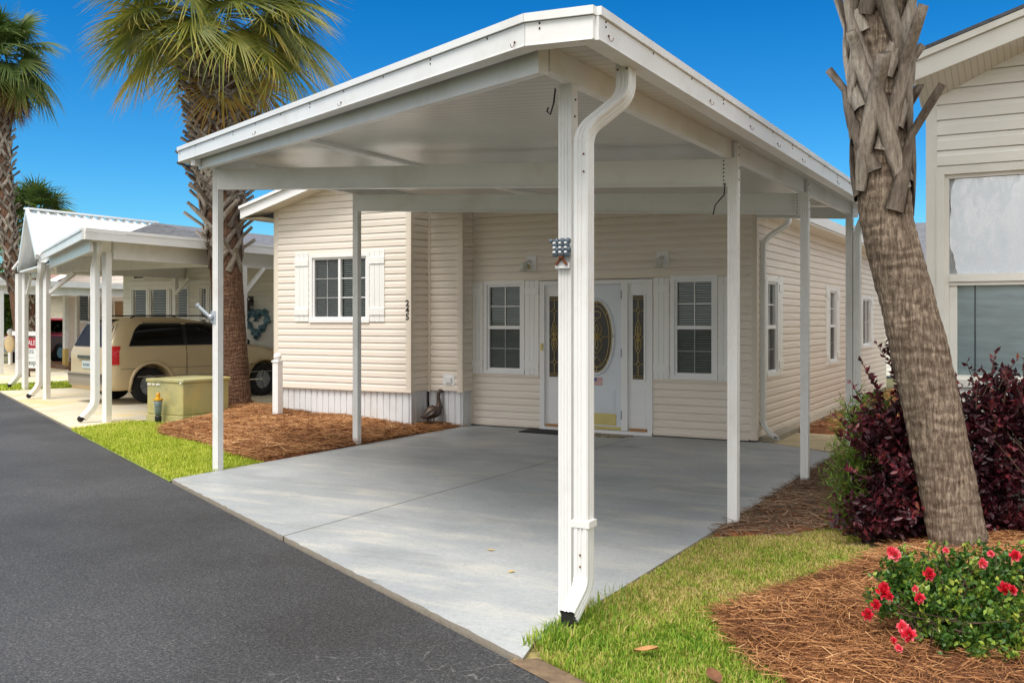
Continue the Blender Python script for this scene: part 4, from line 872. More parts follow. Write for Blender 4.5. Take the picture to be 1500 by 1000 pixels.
# steep little gable
pk = (-18.95, 13.12, 3.86); Lf, Ff = (-20.45, 13.95, 2.68), (-17.45, 12.3, 2.8)
q = MB(); nx = 15
def gpt(t, s_):     # s 0 ridge .. 1 foot on the right slope, t 0 front .. 1 back
    fx = pk[0]+(Ff[0]-pk[0])*s_; fy = pk[1]+(Ff[1]-pk[1])*s_; return (fx, fy+(16.45-fy)*t, pk[2]+(Ff[2]-pk[2])*s_)
def lpt(t, s_):
    fx = pk[0]+(Lf[0]-pk[0])*s_; fy = pk[1]+(Lf[1]-pk[1])*s_; return (fx, fy+(16.45-fy)*t, pk[2]+(Lf[2]-pk[2])*s_)
for fn in (gpt, lpt):
    q.quad(fn(0, 0), fn(0, 1), fn(1, 1), fn(1, 0))
    for i in range(nx+1):
        t = i/nx
        a, c = Vector(fn(t, 0)), Vector(fn(t, 1)); c = Vector((c.x, a.y if i > 2 else c.y, c.z)); q.bar(a+Vector((0, 0, .02)), c+Vector((0, 0, .02)), .05, .04)
q.build('metal_roof', mMetalRoof, c2)
q = MB(); q.bar((pk[0], pk[1]-.05, pk[2]+.05), (pk[0], 16.5, pk[2]+.05), .16, .035); q.build('ridge_cap', mMetalRoof, c2)
q = MB()
for e_ in (Lf, Ff): q.bar(Vector(pk)+Vector((0, -.03, .0)), Vector(e_)+Vector((0, -.03, 0)), .05, .12)
q.build('rake_trim', mMetalRoof, c2)
q = MB(); q.poly([Vector(Lf)+Vector((.1, .35, .0)), Vector(Ff)+Vector((-.1, .35, 0)), Vector(pk)+Vector((0, .35, -.1))]); q.build('gable_panel', mWs, c2)
fas_ = MB(); fas_.bar(Vector(Lf)+Vector((.05, .3, -.08)), Vector(Ff)+Vector((0, .3, -.18)), .08, .16); fas_.build('beam', mW, c2)
P2 = [(-12.74, 10.14, 2.6), (-17.5, 12.52, 2.6), (-20.3, 13.98, 2.62), (-12.5, 12.78, 2.52), (-12.6, 15.7, 2.52), (-17.42, 15.7, 2.52), (-20.3, 15.8, 2.6)]
for x, y, zt in P2:
    q = MB(); q.prism([(x-.05, y-.05), (x+.05, y-.05), (x+.05, y+.05), (x-.05, y+.05)], -.02, zt); q.build('post', mW, c2)
for a, c in (((-17.42, 15.66, 2.1), (-16.95, 15.66, 2.5)), ((-12.5, 12.83, 2.05), (-12.5, 13.3, 2.5)), ((-12.6, 15.65, 2.05), (-12.6, 15.2, 2.5)), ((-17.46, 12.55, 2.1), (-17.0, 12.74, 2.5)), ((-17.5, 12.57, 2.1), (-17.42, 13.1, 2.5)), ((-12.78, 10.2, 2.15), (-13.2, 10.44, 2.58)), ((-20.25, 14.0, 2.15), (-19.9, 13.85, 2.55)), ((-15.6, 15.9, 2.1), (-15.2, 15.9, 2.5))):
    q = MB(); q.bar(a, c, .05, .06); q.build('brace', mW, c2)
sect = downspout_sect(.11, .1)
dA = spout([(-12.6, 9.86, 2.74), (-12.6, 9.86, 2.6), (-12.87, 10.03, 2.4), (-12.87, 10.03, .25), (-12.99, 9.9, .06)], c2, .16)
dB = spout([(-17.5, 12.4, 2.7), (-17.5, 12.4, 2.55), (-17.7, 12.5, 2.35), (-17.7, 12.5, .25), (-17.84, 12.4, .06)], c2, .16)
dC = spout([(-20.42, 13.9, 2.6), (-20.42, 13.9, .3), (-20.62, 13.85, .1)], c2, .1)
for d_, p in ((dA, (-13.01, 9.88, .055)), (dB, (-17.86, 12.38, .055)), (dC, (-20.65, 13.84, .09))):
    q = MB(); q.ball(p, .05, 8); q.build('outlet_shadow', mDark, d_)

# ------------------------------------------------------------------ minivan
van = thing('minivan', 'champagne tan minivan parked nose-in under the peaked-roof carport', 'minivan', (-14.9, 12.84, 0), rz=R(-13))
mVan = mat('champagne_paint', S(198, 178, 142), .26, .02, .7, metal=.12, spec=.6); mVanD = mat('grey_bumper', S(150, 142, 128), .45)
W2 = .86; YC = -W2+.06                                                 # local x right, y forward; rear axle at y=0, right tyre at x=0
def lerp(a, c, t): return a+(c-a)*t
ZL = [.26, .34, .5, .62, .8, .95, 1.05, 1.12, 1.25, 1.4, 1.5, 1.57, 1.605, 1.62]
def van_out(z):
    w_ = W2*(.93 if z < .3 else 1) if z < .95 else W2-(z-.95)*.26-(max(0, z-1.5)*1.5)
    rear = -.84+max(0, z-.98)*.45+max(0, z-1.5)*1.6-(.02 if .4 < z < .62 else 0)
    nose = 3.32 if z < .9 else (3.3-(z-.9)*6.2 if z < 1.06 else 2.32-(z-1.06)*2.05-max(0, z-1.5)*3)
    return w_, rear, nose
def van_side(y, z):
    w_, rear, nose = van_out(z); r_ = .3 if z < 1.1 else .36
    if y < rear+r_: t = (rear+r_-y)/r_; return w_-r_*.62*(1-math.sqrt(max(0, 1-t*t)))
    rf = .55
    if y > nose-rf: t = (y-nose+rf)/rf; return w_-rf*.6*(1-math.sqrt(max(0, 1-t*t)))
    return w_
q = MB(); q.smooth = True; k_ = 0; rows = []
ys = [0, .02, .06, .13, .22, .33, .45, .6, .75, .88, .95, .985, 1]
for z in ZL:
    w_, rear, nose = van_out(z); row = []
    tt = [0, .004, .015, .035, .06, .09, .16, .25, .35, .45, .55, .65, .75, .82, .88, .93, .965, .985, 1]
    right = [(van_side(rear+(nose-rear)*t, z), rear+(nose-rear)*t) for t in tt]
    row = right+[(-x, y) for x, y in right[::-1]]
    rows.append([(x+YC, y, z) for x, y in row])
K = len(rows[0]); vs = [p for r_ in rows for p in r_]
q.add(vs, [(i*K+j, i*K+(j+1) % K, (i+1)*K+(j+1) % K, (i+1)*K+j) for i in range(len(rows)-1) for j in range(K)]); q.smooth = False
q.add([], []); L0 = (len(rows)-1)*K
half = K//2
q.f += [[L0+i, L0+i+1, L0+K-2-i, L0+K-1-i] for i in range(half-1)]+[[i+1, i, K-1-i, K-2-i] for i in range(half-1)]; q.mi += [0]*(2*(half-1)); q.sm += [True]*(half-1)+[False]*(half-1)
body = q.build('body', mVan, van, local=True)
WB, WR = 2.5, .335
for y in (0, WB):
    me = bpy.data.meshes.new('cut'); cb = MB(); n_ = 24
    ring = [(y+(WR+.07)*math.cos(2*math.pi*i/n_), WR+.0+(WR+.07)*math.sin(2*math.pi*i/n_)) for i in range(n_)]
    for xa, xb in ((.2, -.28), (2*YC+.28, 2*YC-.2)):
        cb.add([(xa, a, z) for a, z in ring]+[(xb, a, z) for a, z in ring], [tuple(range(n_)), tuple(range(n_, 2*n_))[::-1]]+[(i, i+n_, (i+1) % n_+n_, (i+1) % n_) for i in range(n_)])
    co = cb.build('cutter', mBlack, None, local=True); co.parent = van
    bm_ = body.modifiers.new('cut', 'BOOLEAN'); bm_.object = co; bm_.operation = 'DIFFERENCE'; bm_.solver = 'EXACT'
    bpy.context.view_layer.update(); dgp = bpy.context.evaluated_depsgraph_get()
    nm = bpy.data.meshes.new_from_object(body.evaluated_get(dgp)); body.modifiers.clear(); body.data = nm; nm.name = 'body'; bpy.data.objects.remove(co)
def side_patch(y0, y1, z0, z1, off, sgn=1, nyy=14, nzz=6, top=None, front=None, rear=None):
    mb = MB(); mb.smooth = True; V = []
    for j in range(nzz+1):
        z = z0+(z1-z0)*j/nzz; a = rear(z) if rear else y0; c = front(z) if front else y1
        for i in range(nyy+1):
            y = a+(c-a)*i/nyy; V.append((YC+sgn*(van_side(y, z)+off), y, z))
    mb.add(V, [(j*(nyy+1)+i, j*(nyy+1)+i+1, (j+1)*(nyy+1)+i+1, (j+1)*(nyy+1)+i) for j in range(nzz) for i in range(nyy)]); return mb
mTrimB = mat('black_trim', S(20, 20, 22), .35)
fA = lambda z: 2.25-(z-1.08)*1.95
rC = lambda z: -.42+max(0, z-1.08)*.5+max(0, z-1.4)*.7
side_patch(0, 0, 1.075, 1.535, .004, 1, 30, 8, rear=lambda z: rC(z)-.03, front=lambda z: fA(z)+.05).build('window_surround', mTrimB, van, local=True)
for a, c in ((rC, lambda z: .66), (lambda z: .74, lambda z: 1.42), (lambda z: 1.52, fA)):
    side_patch(0, 0, 1.1, 1.51, .008, 1, 16, 8, rear=a, front=c).build('side_window', mTintF if a(1.1) > 1.5 else mTint, van, local=True)
    side_patch(0, 0, 1.11, 1.50, .006, 1, 16, 8, rear=lambda z: a(z)+.01, front=lambda z: c(z)-.01).build('window_lining', mRoom if a(1.1) > 1.5 else mBlack, van, local=True)
side_patch(-.3, 2.9, .5, .515, .005).build('moulding', mVanD, van, local=True)
side_patch(.45, 2.4, .34, .365, .008).build('sill_strip', mat('pale_sill', S(212, 204, 184), .4), van, local=True)
for y in (.7, 1.48): side_patch(y, y+.012, .5, 1.53, .005, nyy=1, nzz=10).build('door_gap', mTrimB, van, local=True)
q = MB(); q.smooth = True
pth = []
for i in range(17):
    t = math.pi*(-.12+1.24*i/16); y = (WR+.1)*math.cos(t); z = WR+(WR+.1)*math.sin(t); pth.append((YC+van_side(y, max(.26, z))+.0, y, max(.24, z)))
q.tube(pth, .035, 6); q.build('wheel_arch_flare', mVan, van, local=True)
for y in (0, WB):
    for x, sg in ((-.02, 1), (2*YC+.02, -1)):
        wh = MB(); wh.smooth = True; prof = [(.19, -.1), (WR-.03, -.1), (WR, -.07), (WR, .07), (WR-.03, .1), (.2, .1), (.19, .04)]
        n_ = 28; V = [(x+sg*(o-.1), y+r_*math.cos(2*math.pi*i/n_), WR+r_*math.sin(2*math.pi*i/n_)) for r_, o in prof for i in range(n_)]
        wh.add(V, [(j*n_+i, j*n_+(i+1) % n_, (j+1)*n_+(i+1) % n_, (j+1)*n_+i) for j in range(len(prof)-1) for i in range(n_)]); wo = wh.build('wheel', mat('tyre_rubber', S(28, 28, 29), .85, .2, 20) if 'tyre_rubber' not in bpy.data.materials else bpy.data.materials['tyre_rubber'], van, local=True)
        rm = MB(); rm.tube([(x-sg*.08, y, WR), (x-sg*.055, y, WR)], .19, 20)
        for i in range(5): a = 2*math.pi*i/5; rm.bar((x-sg*.04, y, WR), (x-sg*.045, y+.18*math.cos(a), WR+.18*math.sin(a)), .05, .03, (1, 0, 0))
        rm.build('rim', mSteel, wo, local=True)
def rear_patch(u0, u1, z0, z1, off, nn=12, nz=6):
    mb = MB(); mb.smooth = True; V = []
    for j in range(nz+1):
        z = z0+(z1-z0)*j/nz; w_, rear, nose = van_out(z); r_ = .3 if z < 1.1 else .36
        for i in range(nn+1):
            u = u0+(u1-u0)*i/nn; s_ = u*w_
            lo_, hi_ = rear, rear+r_
            for _ in range(24):
                md = (lo_+hi_)/2
                if van_side(md, z) < abs(s_): lo_ = md
                else: hi_ = md
            V.append((YC+s_*1.0, (lo_ if abs(s_) > van_side(rear, z) else rear)-off, z))
    mb.add(V, [(j*(nn+1)+i, j*(nn+1)+i+1, (j+1)*(nn+1)+i+1, (j+1)*(nn+1)+i) for j in range(nz) for i in range(nn)]); return mb
rear_patch(-.86, .86, 1.06, 1.49, .003).build('rear_glass_surround', mTrimB, van, local=True)
rear_patch(-.8, .8, 1.08, 1.46, .006).build('rear_window', glass_mat('rear_glass', (.05, .05, .06, 1), .5, 1.5, .05), van, local=True)
rear_patch(-.78, .78, .34, .56, .05, 16, 6).build('bumper', mVanD, van, local=True)
q = MB(); q.bar((YC-.74, -.9, .57), (YC+.74, -.9, .57), .1, .02); q.build('bumper_step', mVanD, van, local=True)
rear_patch(-.42, .42, .84, .9, .03, 10, 3).build('tailgate_handle', mat('chrome_handle', S(120, 120, 122), .25, metal=.8), van, local=True)
q = MB(); yr = van_out(.75)[1]; q.box((YC-.2, yr-.012, .66), (YC+.16, yr-.004, .8)); pl = q.build('licence_plate', mat('plate', S(196, 206, 204), .5), van, local=True)
q = MB()
for i in range(5): q.box((YC-.15+i*.055, yr-.014, .7), (YC-.12+i*.055, yr-.0125, .75))
q.build('plate_marks', mat('plate_ink', S(70, 96, 110), .6), pl, local=True)
side_patch(-.8, -.66, .74, 1.08, .006, nyy=8, rear=lambda z: van_out(z)[1]+.03, front=lambda z: van_out(z)[1]+.2).build('tail_light', mat('red_lens', S(190, 24, 34), .15), van, local=True)
side_patch(-.8, -.66, .74, 1.08, .006, -1, nyy=8, rear=lambda z: van_out(z)[1]+.03, front=lambda z: van_out(z)[1]+.2).build('tail_light', bpy.data.materials['red_lens'], van, local=True)
q = MB(); q.bar((YC-.45, -.55, 1.56), (YC+.45, -.55, 1.56), .22, .03); q.build('spoiler', mTrimB, van, local=True)
q = MB(); q.smooth = True; q.ball((.16, 1.98, 1.12), .1, 10, (.7, .5, .62)); q.build('wing_mirror', mTrimB, van, local=True)
q = MB(); q.bar((-.02+.06, 1.3, .93), (-.02+.06, 1.5, .93), .02, .03); q.build('door_handle', mVan, van, local=True)

for sx in (-1, 1):
    q = MB(); q.tube(smooth_path([(YC+sx*.6, -.3, 1.6), (YC+sx*.6, -.2, 1.645), (YC+sx*.6, 1.2, 1.65), (YC+sx*.6, 1.3, 1.61)], .06), .014, 6); q.build('roof_rail', mTrimB, van, local=True)
q = MB(); q.tube([(YC+.05, -.77, 1.1), (YC-.3, -.71, 1.2)], .012, 5); q.build('rear_wiper', mTrimB, van, local=True)
q = MB(); q.bar((.065, .78, .93), (.065, .98, .93), .02, .03); q.build('door_handle', mVan, van, local=True)
side_patch(-.45, -.2, .83, .98, .003, nyy=4, nzz=4).build('fuel_door', mVan, van, local=True)
side_patch(-.62, 2.9, .655, .662, .003, nyy=20, nzz=1).build('body_crease', mTrimB, van, local=True)
# ------------------------------------------------------------------ street furniture on the left
ub = thing('utility_box', 'pale green metal utility cabinet with yellow weathering on the grass by the palm', 'utility box', (-12, 11, 0))
mUB = mat('weathered_green_metal', S(172, 172, 132), .6, .12, 2.2, c2=S(198, 182, 116), dirt=S(104, 112, 78), dscale=3, bmp=.1, bscale=20)
q = MB(); q.box((-12.39, 10.6, .1), (-11.6, 11.55, .64)); q.build('cabinet', mUB, ub, bevel=.02)
q = MB(); q.box((-12.4, 10.59, -.02), (-11.59, 11.56, .1)); q.build('base', mUB, ub, bevel=.008)
q = MB(); q.box((-12.41, 10.585, .6), (-11.58, 11.57, .655)); q.build('lid', mUB, ub, bevel=.015)
q = MB()
for i, hgt in enumerate((.03, .02, .026, 0, .03, .018, 0, .024, .03, .02)):
    if hgt: q.box((-12.36+i*.028, 10.583, .555), (-12.34+i*.028, 10.599, .555+hgt))
q.ball((-11.64, 10.6, .6), .022, 8); q.build('sticker_marks', mWs, ub)
mk = thing('garden_torch', 'clear bottle-shaped yard torch with orange cap in front of the green utility cabinet', 'garden torch', (-11.99, 10.47, 0))
q = MB(); q.lathe([(.045, 0), (.05, .05), (.05, .1), (.035, .12)], (-11.99, 10.47, -.01), 14); q.build('base', mBlack, mk)
q = MB(); q.smooth = True; q.lathe([(.04, .1), (.05, .16), (.055, .25), (.065, .34)], (-11.99, 10.47, 0), 14); q.build('bottle', mat('clear_grey_plastic', S(170, 180, 176), .2, .5, 20, c2=S(90, 110, 112)), mk)
q = MB(); q.lathe([(.07, .335), (.072, .365), (.03, .37), (.03, .44), (.02, .455)], (-11.99, 10.47, 0), 14); q.build('cap', mat('orange_plastic', S(220, 130, 30), .35, .3, 14, c2=S(236, 190, 50)), mk)
sg = thing('sale_sign', 'white yard-arm post holding a red and white property for-sale board', 'sign', (-20.75, 14.65, 0))
FSg = frame((0, 14.65, 0), (1, 0, 0), (0, -1, 0)); mSgP = mat('sign_white', S(238, 238, 236), .5)
q = MB(); q.box((-20.8, 14.6, -.02), (-20.69, 14.71, 1.5)); q.build('post', mWs, sg, bevel=.005)
q = MB(); q.lathe([(.085, 1.5), (.085, 1.53), (.05, 1.56), (.03, 1.62), (.004, 1.66)], (-20.745, 14.655, 0), 10); q.build('post_cap', mWs, sg)
q = MB(); q.box((-21.72, 14.62, 1.19), (-20.8, 14.69, 1.29)); q.build('arm', mWs, sg)
q = MB(); q.fbox(FSg, -21.6, -20.84, .43, 1.14, -.012, .012); sb = q.build('board', mSgP, sg)
q = MB(); q.fbox(FSg, -21.6, -20.84, .9, 1.14, .0122, .016); q.build('red_band', mat('sign_red', S(176, 34, 52), .5), sb)
text_mesh('FOR SALE', .165, FSg, -21.22, 1.02, .018, sb, 'lettering', mSgP, depth=.001)
text_mesh('exp', .17, FSg, -20.99, .56, .014, sb, 'lettering', mBlack, depth=.001)
q = MB()
for z, a, c in ((.83, -21.5, -20.95), (.78, -21.53, -20.92)):
    u = a
    while u < c: wd = random.uniform(.03, .07); q.fbox(FSg, u, min(u+wd, c), z, z+.028, .0122, .015); u += wd+.025
q.fbox(FSg, -21.3, -20.9, .68, .684, .0122, .015); q.build('small_print', mat('sign_grey', S(120, 122, 126), .6), sb)
q = MB(); q.cm = 0; q.poly([FSg(-21.42+.11*math.cos(t)*1.0, .66+.16*math.sin(t), .0125) for t in [2*math.pi*i/20 for i in range(20)]]); q.cm = 1; q.poly([FSg(-21.41+.05*math.cos(t), .7+.07*math.sin(t), .0135) for t in [2*math.pi*i/16 for i in range(16)]]); q.cm = 2; q.poly([FSg(*p, .014) for p in ((-21.56, .45), (-21.28, .45), (-21.3, .58), (-21.37, .63), (-21.46, .63), (-21.53, .57))])
q.build('portrait', [mat('portrait_hair', S(48, 34, 30), .6), mat('portrait_skin', S(206, 160, 136), .6), mat('portrait_jacket', S(50, 74, 104), .6)], sb)
for x in (-21.5, -20.95):
    q = MB(); q.tube([(x, 14.65, 1.19), (x, 14.65, 1.13)], .008, 5); q.build('hanger', mSteel, sg)

# ------------------------------------------------------------------ farther houses and cars down the street
c3 = thing('carport', 'flat-roofed white carport farthest down the street beyond the sale sign', 'carport', (-29, 20, 0))
q = MB(); q.prism([(-34, 21.5), (-26.6, 17.2), (-26.6, 23), (-34, 23)], 2.6, 2.66); q.build('roof_panel', mW, c3)
q = MB(); fas((-26.6, 17.2), (-26.6, 23), 2.56, 2.74, q, .05); fas((-26.65, 17.25), (-26.65, 17.7), 2.74, 2.8, q, .08); q.build('fascia', mW, c3)
q = MB(); fas((-34, 21.5), (-26.6, 17.2), 2.56, 2.74, q, .05); q.build('fascia', mW, c3)
q = MB(); q.box((-26.85, 17.6, 2.32), (-26.79, 23, 2.58)); fas((-33.5, 21.4), (-26.8, 17.5), 2.34, 2.56, q, .06); q.build('beam', mW, c3)
for x, y in ((-26.6, 17.55), (-28.4, 21.0), (-30.2, 22.8), (-27.0, 22.4), (-32, 20.6)):
    q = MB(); q.box((x-.06, y-.06, -.05), (x+.06, y+.06, 2.4)); q.build('post', mW, c3)
    if x == -28.4: r_ = MB(); r_.box((x-.066, y-.066, 0), (x+.066, y+.066, .62)); r_.build('post_sleeve', mat('yellow_sleeve', S(206, 176, 100), .6), c3)
h3 = thing('far_house', 'pale pink-beige house with brown gable roof behind the farthest carport', 'house', (-29, 26, 0))
F5 = FY(23.2)
q = MB(); siding(q, F5, -31.4, -25.6, .5, 4.6, .13, [(-30.75, -29.45, 1.5, 2.5), (-28.75, -27.95, .1, 2.2)], lambda z: (max(-31.4, -31.4+(z-3)/.28), min(-25.6, -25.6-(z-3)/.28)) if z > 3 else (-31.4, -25.6)); siding(q, FX(-25.6), 23.3, 32, .5, 3, .13); q.build('wall', mPink, h3)
q = MB(); skirt(F5, -31.4, -25.6, 0, .5, .2); q.build('skirting', mPink, h3)
window(h3, F5, -30.75, -29.45, 1.5, 2.5, kind='slide', grid=(1, 1), slat=.09); 
q = MB(); q.fbox(F5, -28.75, -27.95, .1, 2.2, -.05, -.01); q.build('door', mat('tan_door', S(176, 140, 104), .6), h3)
q = MB(); q.poly([F5(-29.4+.4*math.cos(math.pi*i/12), 3.2+.28*math.sin(math.pi*i/12), .03) for i in range(13)]); q.build('gable_vent', mat('vent_grey', S(176, 184, 190), .6), h3)
for sgn in (-1, 1):
    q = MB(); q.add([(-28.5+sgn*3.4, y, 2.92) for y in (22.8, 32)]+[(-28.5, y, 3.9) for y in (22.8, 32)], [(0, 1, 3, 2)]); q.add([(-28.5+sgn*3.4, 22.78, 2.78), (-28.5+sgn*3.4, 22.78, 2.94), (-28.5, 22.78, 3.92), (-28.5, 22.78, 3.76)], [(0, 1, 2, 3)]); q.mi[-1] = 1; q.build('roof', [mBrownRoof, mWs], h3)
q = MB(); q.box((-25.25, 22.8, 2.8), (-25.15, 32, 2.96)); q.build('gutter', mWs, h3)
h4 = thing('far_house', 'distant cream house with white gable seen between the carport posts at the left edge', 'house', (-52, 38, 0))
F6 = FY(36)
q = MB(); siding(q, F6, -56, -41, 0, 3.2, .2, [(-47.2, -45.0, 1.2, 2.6)]); q.build('wall', mat('beige_vinyl', S(224, 212, 186), .6), h4)
window(h4, F6, -47.2, -45.0, 1.2, 2.6, kind='slide', grid=(1, 1), slat=.15, cas=.12)
q = MB(); q.add([(-57, 35.3, 3.1), (-40, 35.3, 3.1), (-40, 40, 4.8), (-57, 40, 4.8)], [(0, 1, 2, 3)]); q.build('roof', mBrownRoof, h4)
q = MB(); q.box((-57, 35.2, 2.9), (-40, 35.28, 3.12)); q.build('gutter', mWs, h4)
def car(name, label, cat, loc, rz, paint, pickup=False):
    t = thing(name, label, cat, loc, rz=rz)
    def profile(pts, x0, x1):
        mb = MB(); mb.extr([(x0, y, z) for y, z in pts], (x1-x0, 0, 0)); return mb
    low = [(-2.2, .45), (-2.25, .8), (-2.1, .98), (1.2, 1.0), (2.1, .9), (2.25, .7), (2.2, .4), (1.8, .35), (-1.8, .35)]
    profile(low, -.88, .88).build('body', paint, t, local=True, bevel=.06)
    cab = [(-.3, .98), (-.15, 1.62), (.75, 1.64), (1.35, 1.0)] if pickup else [(-2.05, .96), (-1.7, 1.55), (-1.2, 1.62), (.4, 1.62), (1.2, .99)]
    profile(cab, -.76, .76).build('cabin', paint, t, local=True, bevel=.05)
    gl = MB()
    cy = sum(p[0] for p in cab)/len(cab)
    for sx in (-1, 1): gl.poly([(sx*.772, cy+(y-cy)*.86, 1.02+(z-.98)*.86) for y, z in cab])
    a0, a1 = cab[0], cab[1]; gl.poly([(-.62, a0[0]-.02, a0[1]+.1), (.62, a0[0]-.02, a0[1]+.1), (.6, a1[0]-.03, a1[1]-.08), (-.6, a1[0]-.03, a1[1]-.08)])
    gl.build('window', mTint, t, local=True)
    for y in (-1.35, 1.4):
        for x in (-.8, .8):
            wv = MB(); wv.smooth = True; wv.tube([(x-.11, y, .34), (x+.11, y, .34)], .34, 18); wo = wv.build('wheel', bpy.data.materials['tyre_rubber'], t, local=True)
            rr_ = MB(); rr_.tube([(x+(.09 if x > 0 else -.125), y, .34), (x+(.125 if x > 0 else -.09), y, .34)], .2, 12); rr_.build('rim', mSteel, wo, local=True)
    q = MB()
    for x in (-.66, .66): q.box((x-.14, -2.27, .68), (x+.14, -2.2, .86))
    q.build('tail_light', bpy.data.materials['red_lens'], t, local=True)
    q = MB(); q.box((-.84, -2.3, .4), (.84, -2.18, .56)); q.build('bumper', mSteel, t, local=True)
    return t
mRed = mat('dark_red_paint', S(130, 26, 30), .25); mWht = mat('white_car_paint', S(226, 230, 234), .25)
car('pickup_truck', 'dark red pickup truck parked beyond the brick-edged bed left of the pink house', 'pickup truck', (-33.6, 24.6, 0), R(20), mRed, True)
car('parked_car', 'maroon hatchback parked far down the street behind the sale sign', 'car', (-42, 28.2, 0), R(-30), mRed)
car('parked_car', 'white hatchback farther away behind the maroon car', 'car', (-51, 32.5, .45), R(-40), mWht)
orn2 = thing('yard_ornament', 'round cream yard figure on a stake by the far kerb near the sale sign', 'yard ornament', (-32.2, 21.6, 0))
q = MB(); q.box((-32.26, 21.56, -.05), (-32.12, 21.64, .5)); q.build('stake', mWs, orn2)
q = MB(); q.smooth = True; q.ball((-32.19, 21.58, .72), .3, 14, (.95, .3, 1.05)); q.build('body', mat('cream_paint', S(232, 206, 160), .6, .08, 6), orn2)
q = MB(); q.smooth = True; q.ball((-32.1, 21.56, 1.12), .13, 10); q.bar((-32.3, 21.58, .95), (-32.7, 21.62, .75), .14, .06); q.build('head', mWs, orn2)
bedF = [(-33, 23.0), (-29.2, 20.9), (-27.2, 20.3), (-26.8, 22.4), (-27, 23.2), (-32, 23.4)]
bed('mulch_bed', bedF, lambda P: np.full(len(P), .05), .2)
q = MB(); fas((-33, 22.95), (-27.2, 20.25), -.05, .1, q, .12); struct(q.build('kerb', mat('brown_brick', S(120, 92, 70), .9, .3, 8)))
for x, y, r_ in ((-29.4, 22.1, .18), (-28.9, 21.9, .15)):
    q = MB(); q.smooth = True; q.lathe([(r_*.7, 0), (r_, r_*1.1), (r_*.9, r_*1.2)], (x, y, .05), 12); o = q.build('flower_pot', mat('pot_grey' if r_ > .16 else 'pot_tan', S(90, 88, 86) if r_ > .16 else S(190, 170, 148), .8)); tag(o, 'dark grey pot against the pink house skirting' if r_ > .16 else 'small tan pot beside the dark pot at the pink house', 'flower pot')

# ------------------------------------------------------------------ palms
def fan_leaf(c, az, el, Lp, Ls, nseg, droop, wmax, tint0, roll=0., bend=.5):
    """one sabal fan: returns V, F, tint arrays in world space"""
    d = np.array([math.cos(az)*math.cos(el), math.sin(az)*math.cos(el), math.sin(el)])
    side = np.array([-math.sin(az), math.cos(az), 0]); up = np.cross(d, side)*-1
    if up[2] < 0 and el < 1.2: up = -up
    side = side*math.cos(roll)+up*math.sin(roll); up = np.cross(side, d) if np.dot(np.cross(side, d), up) > 0 else -np.cross(side, d)
    V, F, T = [], [], []
    # petiole
    kp = 6; pr = .018
    for i in range(kp+1):
        t = i/kp; p = c+d*Lp*t+np.array([0, 0, -1])*(.16*Lp*t*t)
        for a, b_ in ((-1, 0), (0, .6), (1, 0), (0, -.4)): V.append(p+side*a*pr+up*b_*pr); T.append(tint0*.8+.1)
    for i in range(kp):
        for j in range(4): F.append((i*4+j, i*4+(j+1) % 4, (i+1)*4+(j+1) % 4, (i+1)*4+j))
    hp = c+d*Lp+np.array([0, 0, -1])*.16*Lp
    d2 = d+np.array([0, 0, -1])*bend; d2 /= np.linalg.norm(d2)
    up2 = np.cross(d2, np.cross(up, d2)); up2 /= np.linalg.norm(up2); sd2 = np.cross(d2, up2)
    st = np.array([0, .2, .42, .62, .82, 1.0])
    for k in range(nseg):
        th = (-1+2*(k+.5)/nseg)*2.55; L = Ls*(1-.3*(abs(th)/2.55)**2)*random.uniform(.86, 1.08)
        hump = .18*(1-abs(th)/2.55)
        dr = droop*random.uniform(.6, 1.5); tw = random.gauss(0, .12); ww = 0
        di = d2*math.cos(th)+sd2*math.sin(th); sdn = -d2*math.sin(th)+sd2*math.cos(th)
        b0 = len(V); tt = tint0+random.gauss(0, .09)
        tip = random.random()
        for s_ in st:
            r_ = L*s_; w = min(max(r_*2*5.1/nseg/2*1.05, .006), wmax)*(1 if s_ < .45 else max(.06, 1-(s_-.45)/.57))
            p = hp+di*r_+up2*(hump*r_*(1-s_)-.12*abs(math.sin(th))*r_)+sdn*tw*r_*s_*s_
            p = p+np.array([0, 0, -1])*dr*L*(s_**2.2)
            V.append(p-sdn*w/2+up2*w*.28); V.append(p+sdn*w/2-up2*w*.28)
            tv = tt+(.42*max(0, s_-.55)/.45 if tip > .35 else .1*s_); T += [tv, tv+.05]
        for i in range(len(st)-1): F.append((b0+2*i, b0+2*i+1, b0+2*i+3, b0+2*i+2))
    return V, F, T
def crown(par, c, nleaf, Lp, Ls, nseg, mat_, wmax=.04, els=(-.75, 1.25), skirt=0, name='crown', droop=.3, spread=.12):
    V, F, T = [], [], []
    for i in range(nleaf):
        f = (i+.5)/nleaf; el = els[0]+(els[1]-els[0])*f**1.15; az = i*2.39996+random.uniform(-.25, .25)
        cc = np.array(c)+np.array([math.cos(az)*spread, math.sin(az)*spread, (f-.5)*.55])
        t0 = .26+.2*(1-f)+random.gauss(0, .08)
        v, f_, t_ = fan_leaf(cc, az, el+random.gauss(0, .1), Lp*random.uniform(.8, 1.1), Ls*random.uniform(.85, 1.1), nseg, droop*(1.35-.5*f), wmax, t0, random.gauss(0, .4), .25+.5*(1-f))
        o = len(V); V += v; T += t_; F += [tuple(j+o for j in q_) for q_ in f_]
    for i in range(skirt):
        az = random.uniform(0, 6.28); cc = np.array(c)+np.array([math.cos(az)*spread, math.sin(az)*spread, -.45])
        v, f_, t_ = fan_leaf(cc, az, random.uniform(-1.3, -.8), Lp*.7, Ls*.8, nseg, droop*1.3, wmax, .85, random.gauss(0, .5))
        o = len(V); V += v; T += t_; F += [tuple(j+o for j in q_) for q_ in f_]
    return npmesh(name, np.array(V), np.array(F), mat_, par, np.array(T))
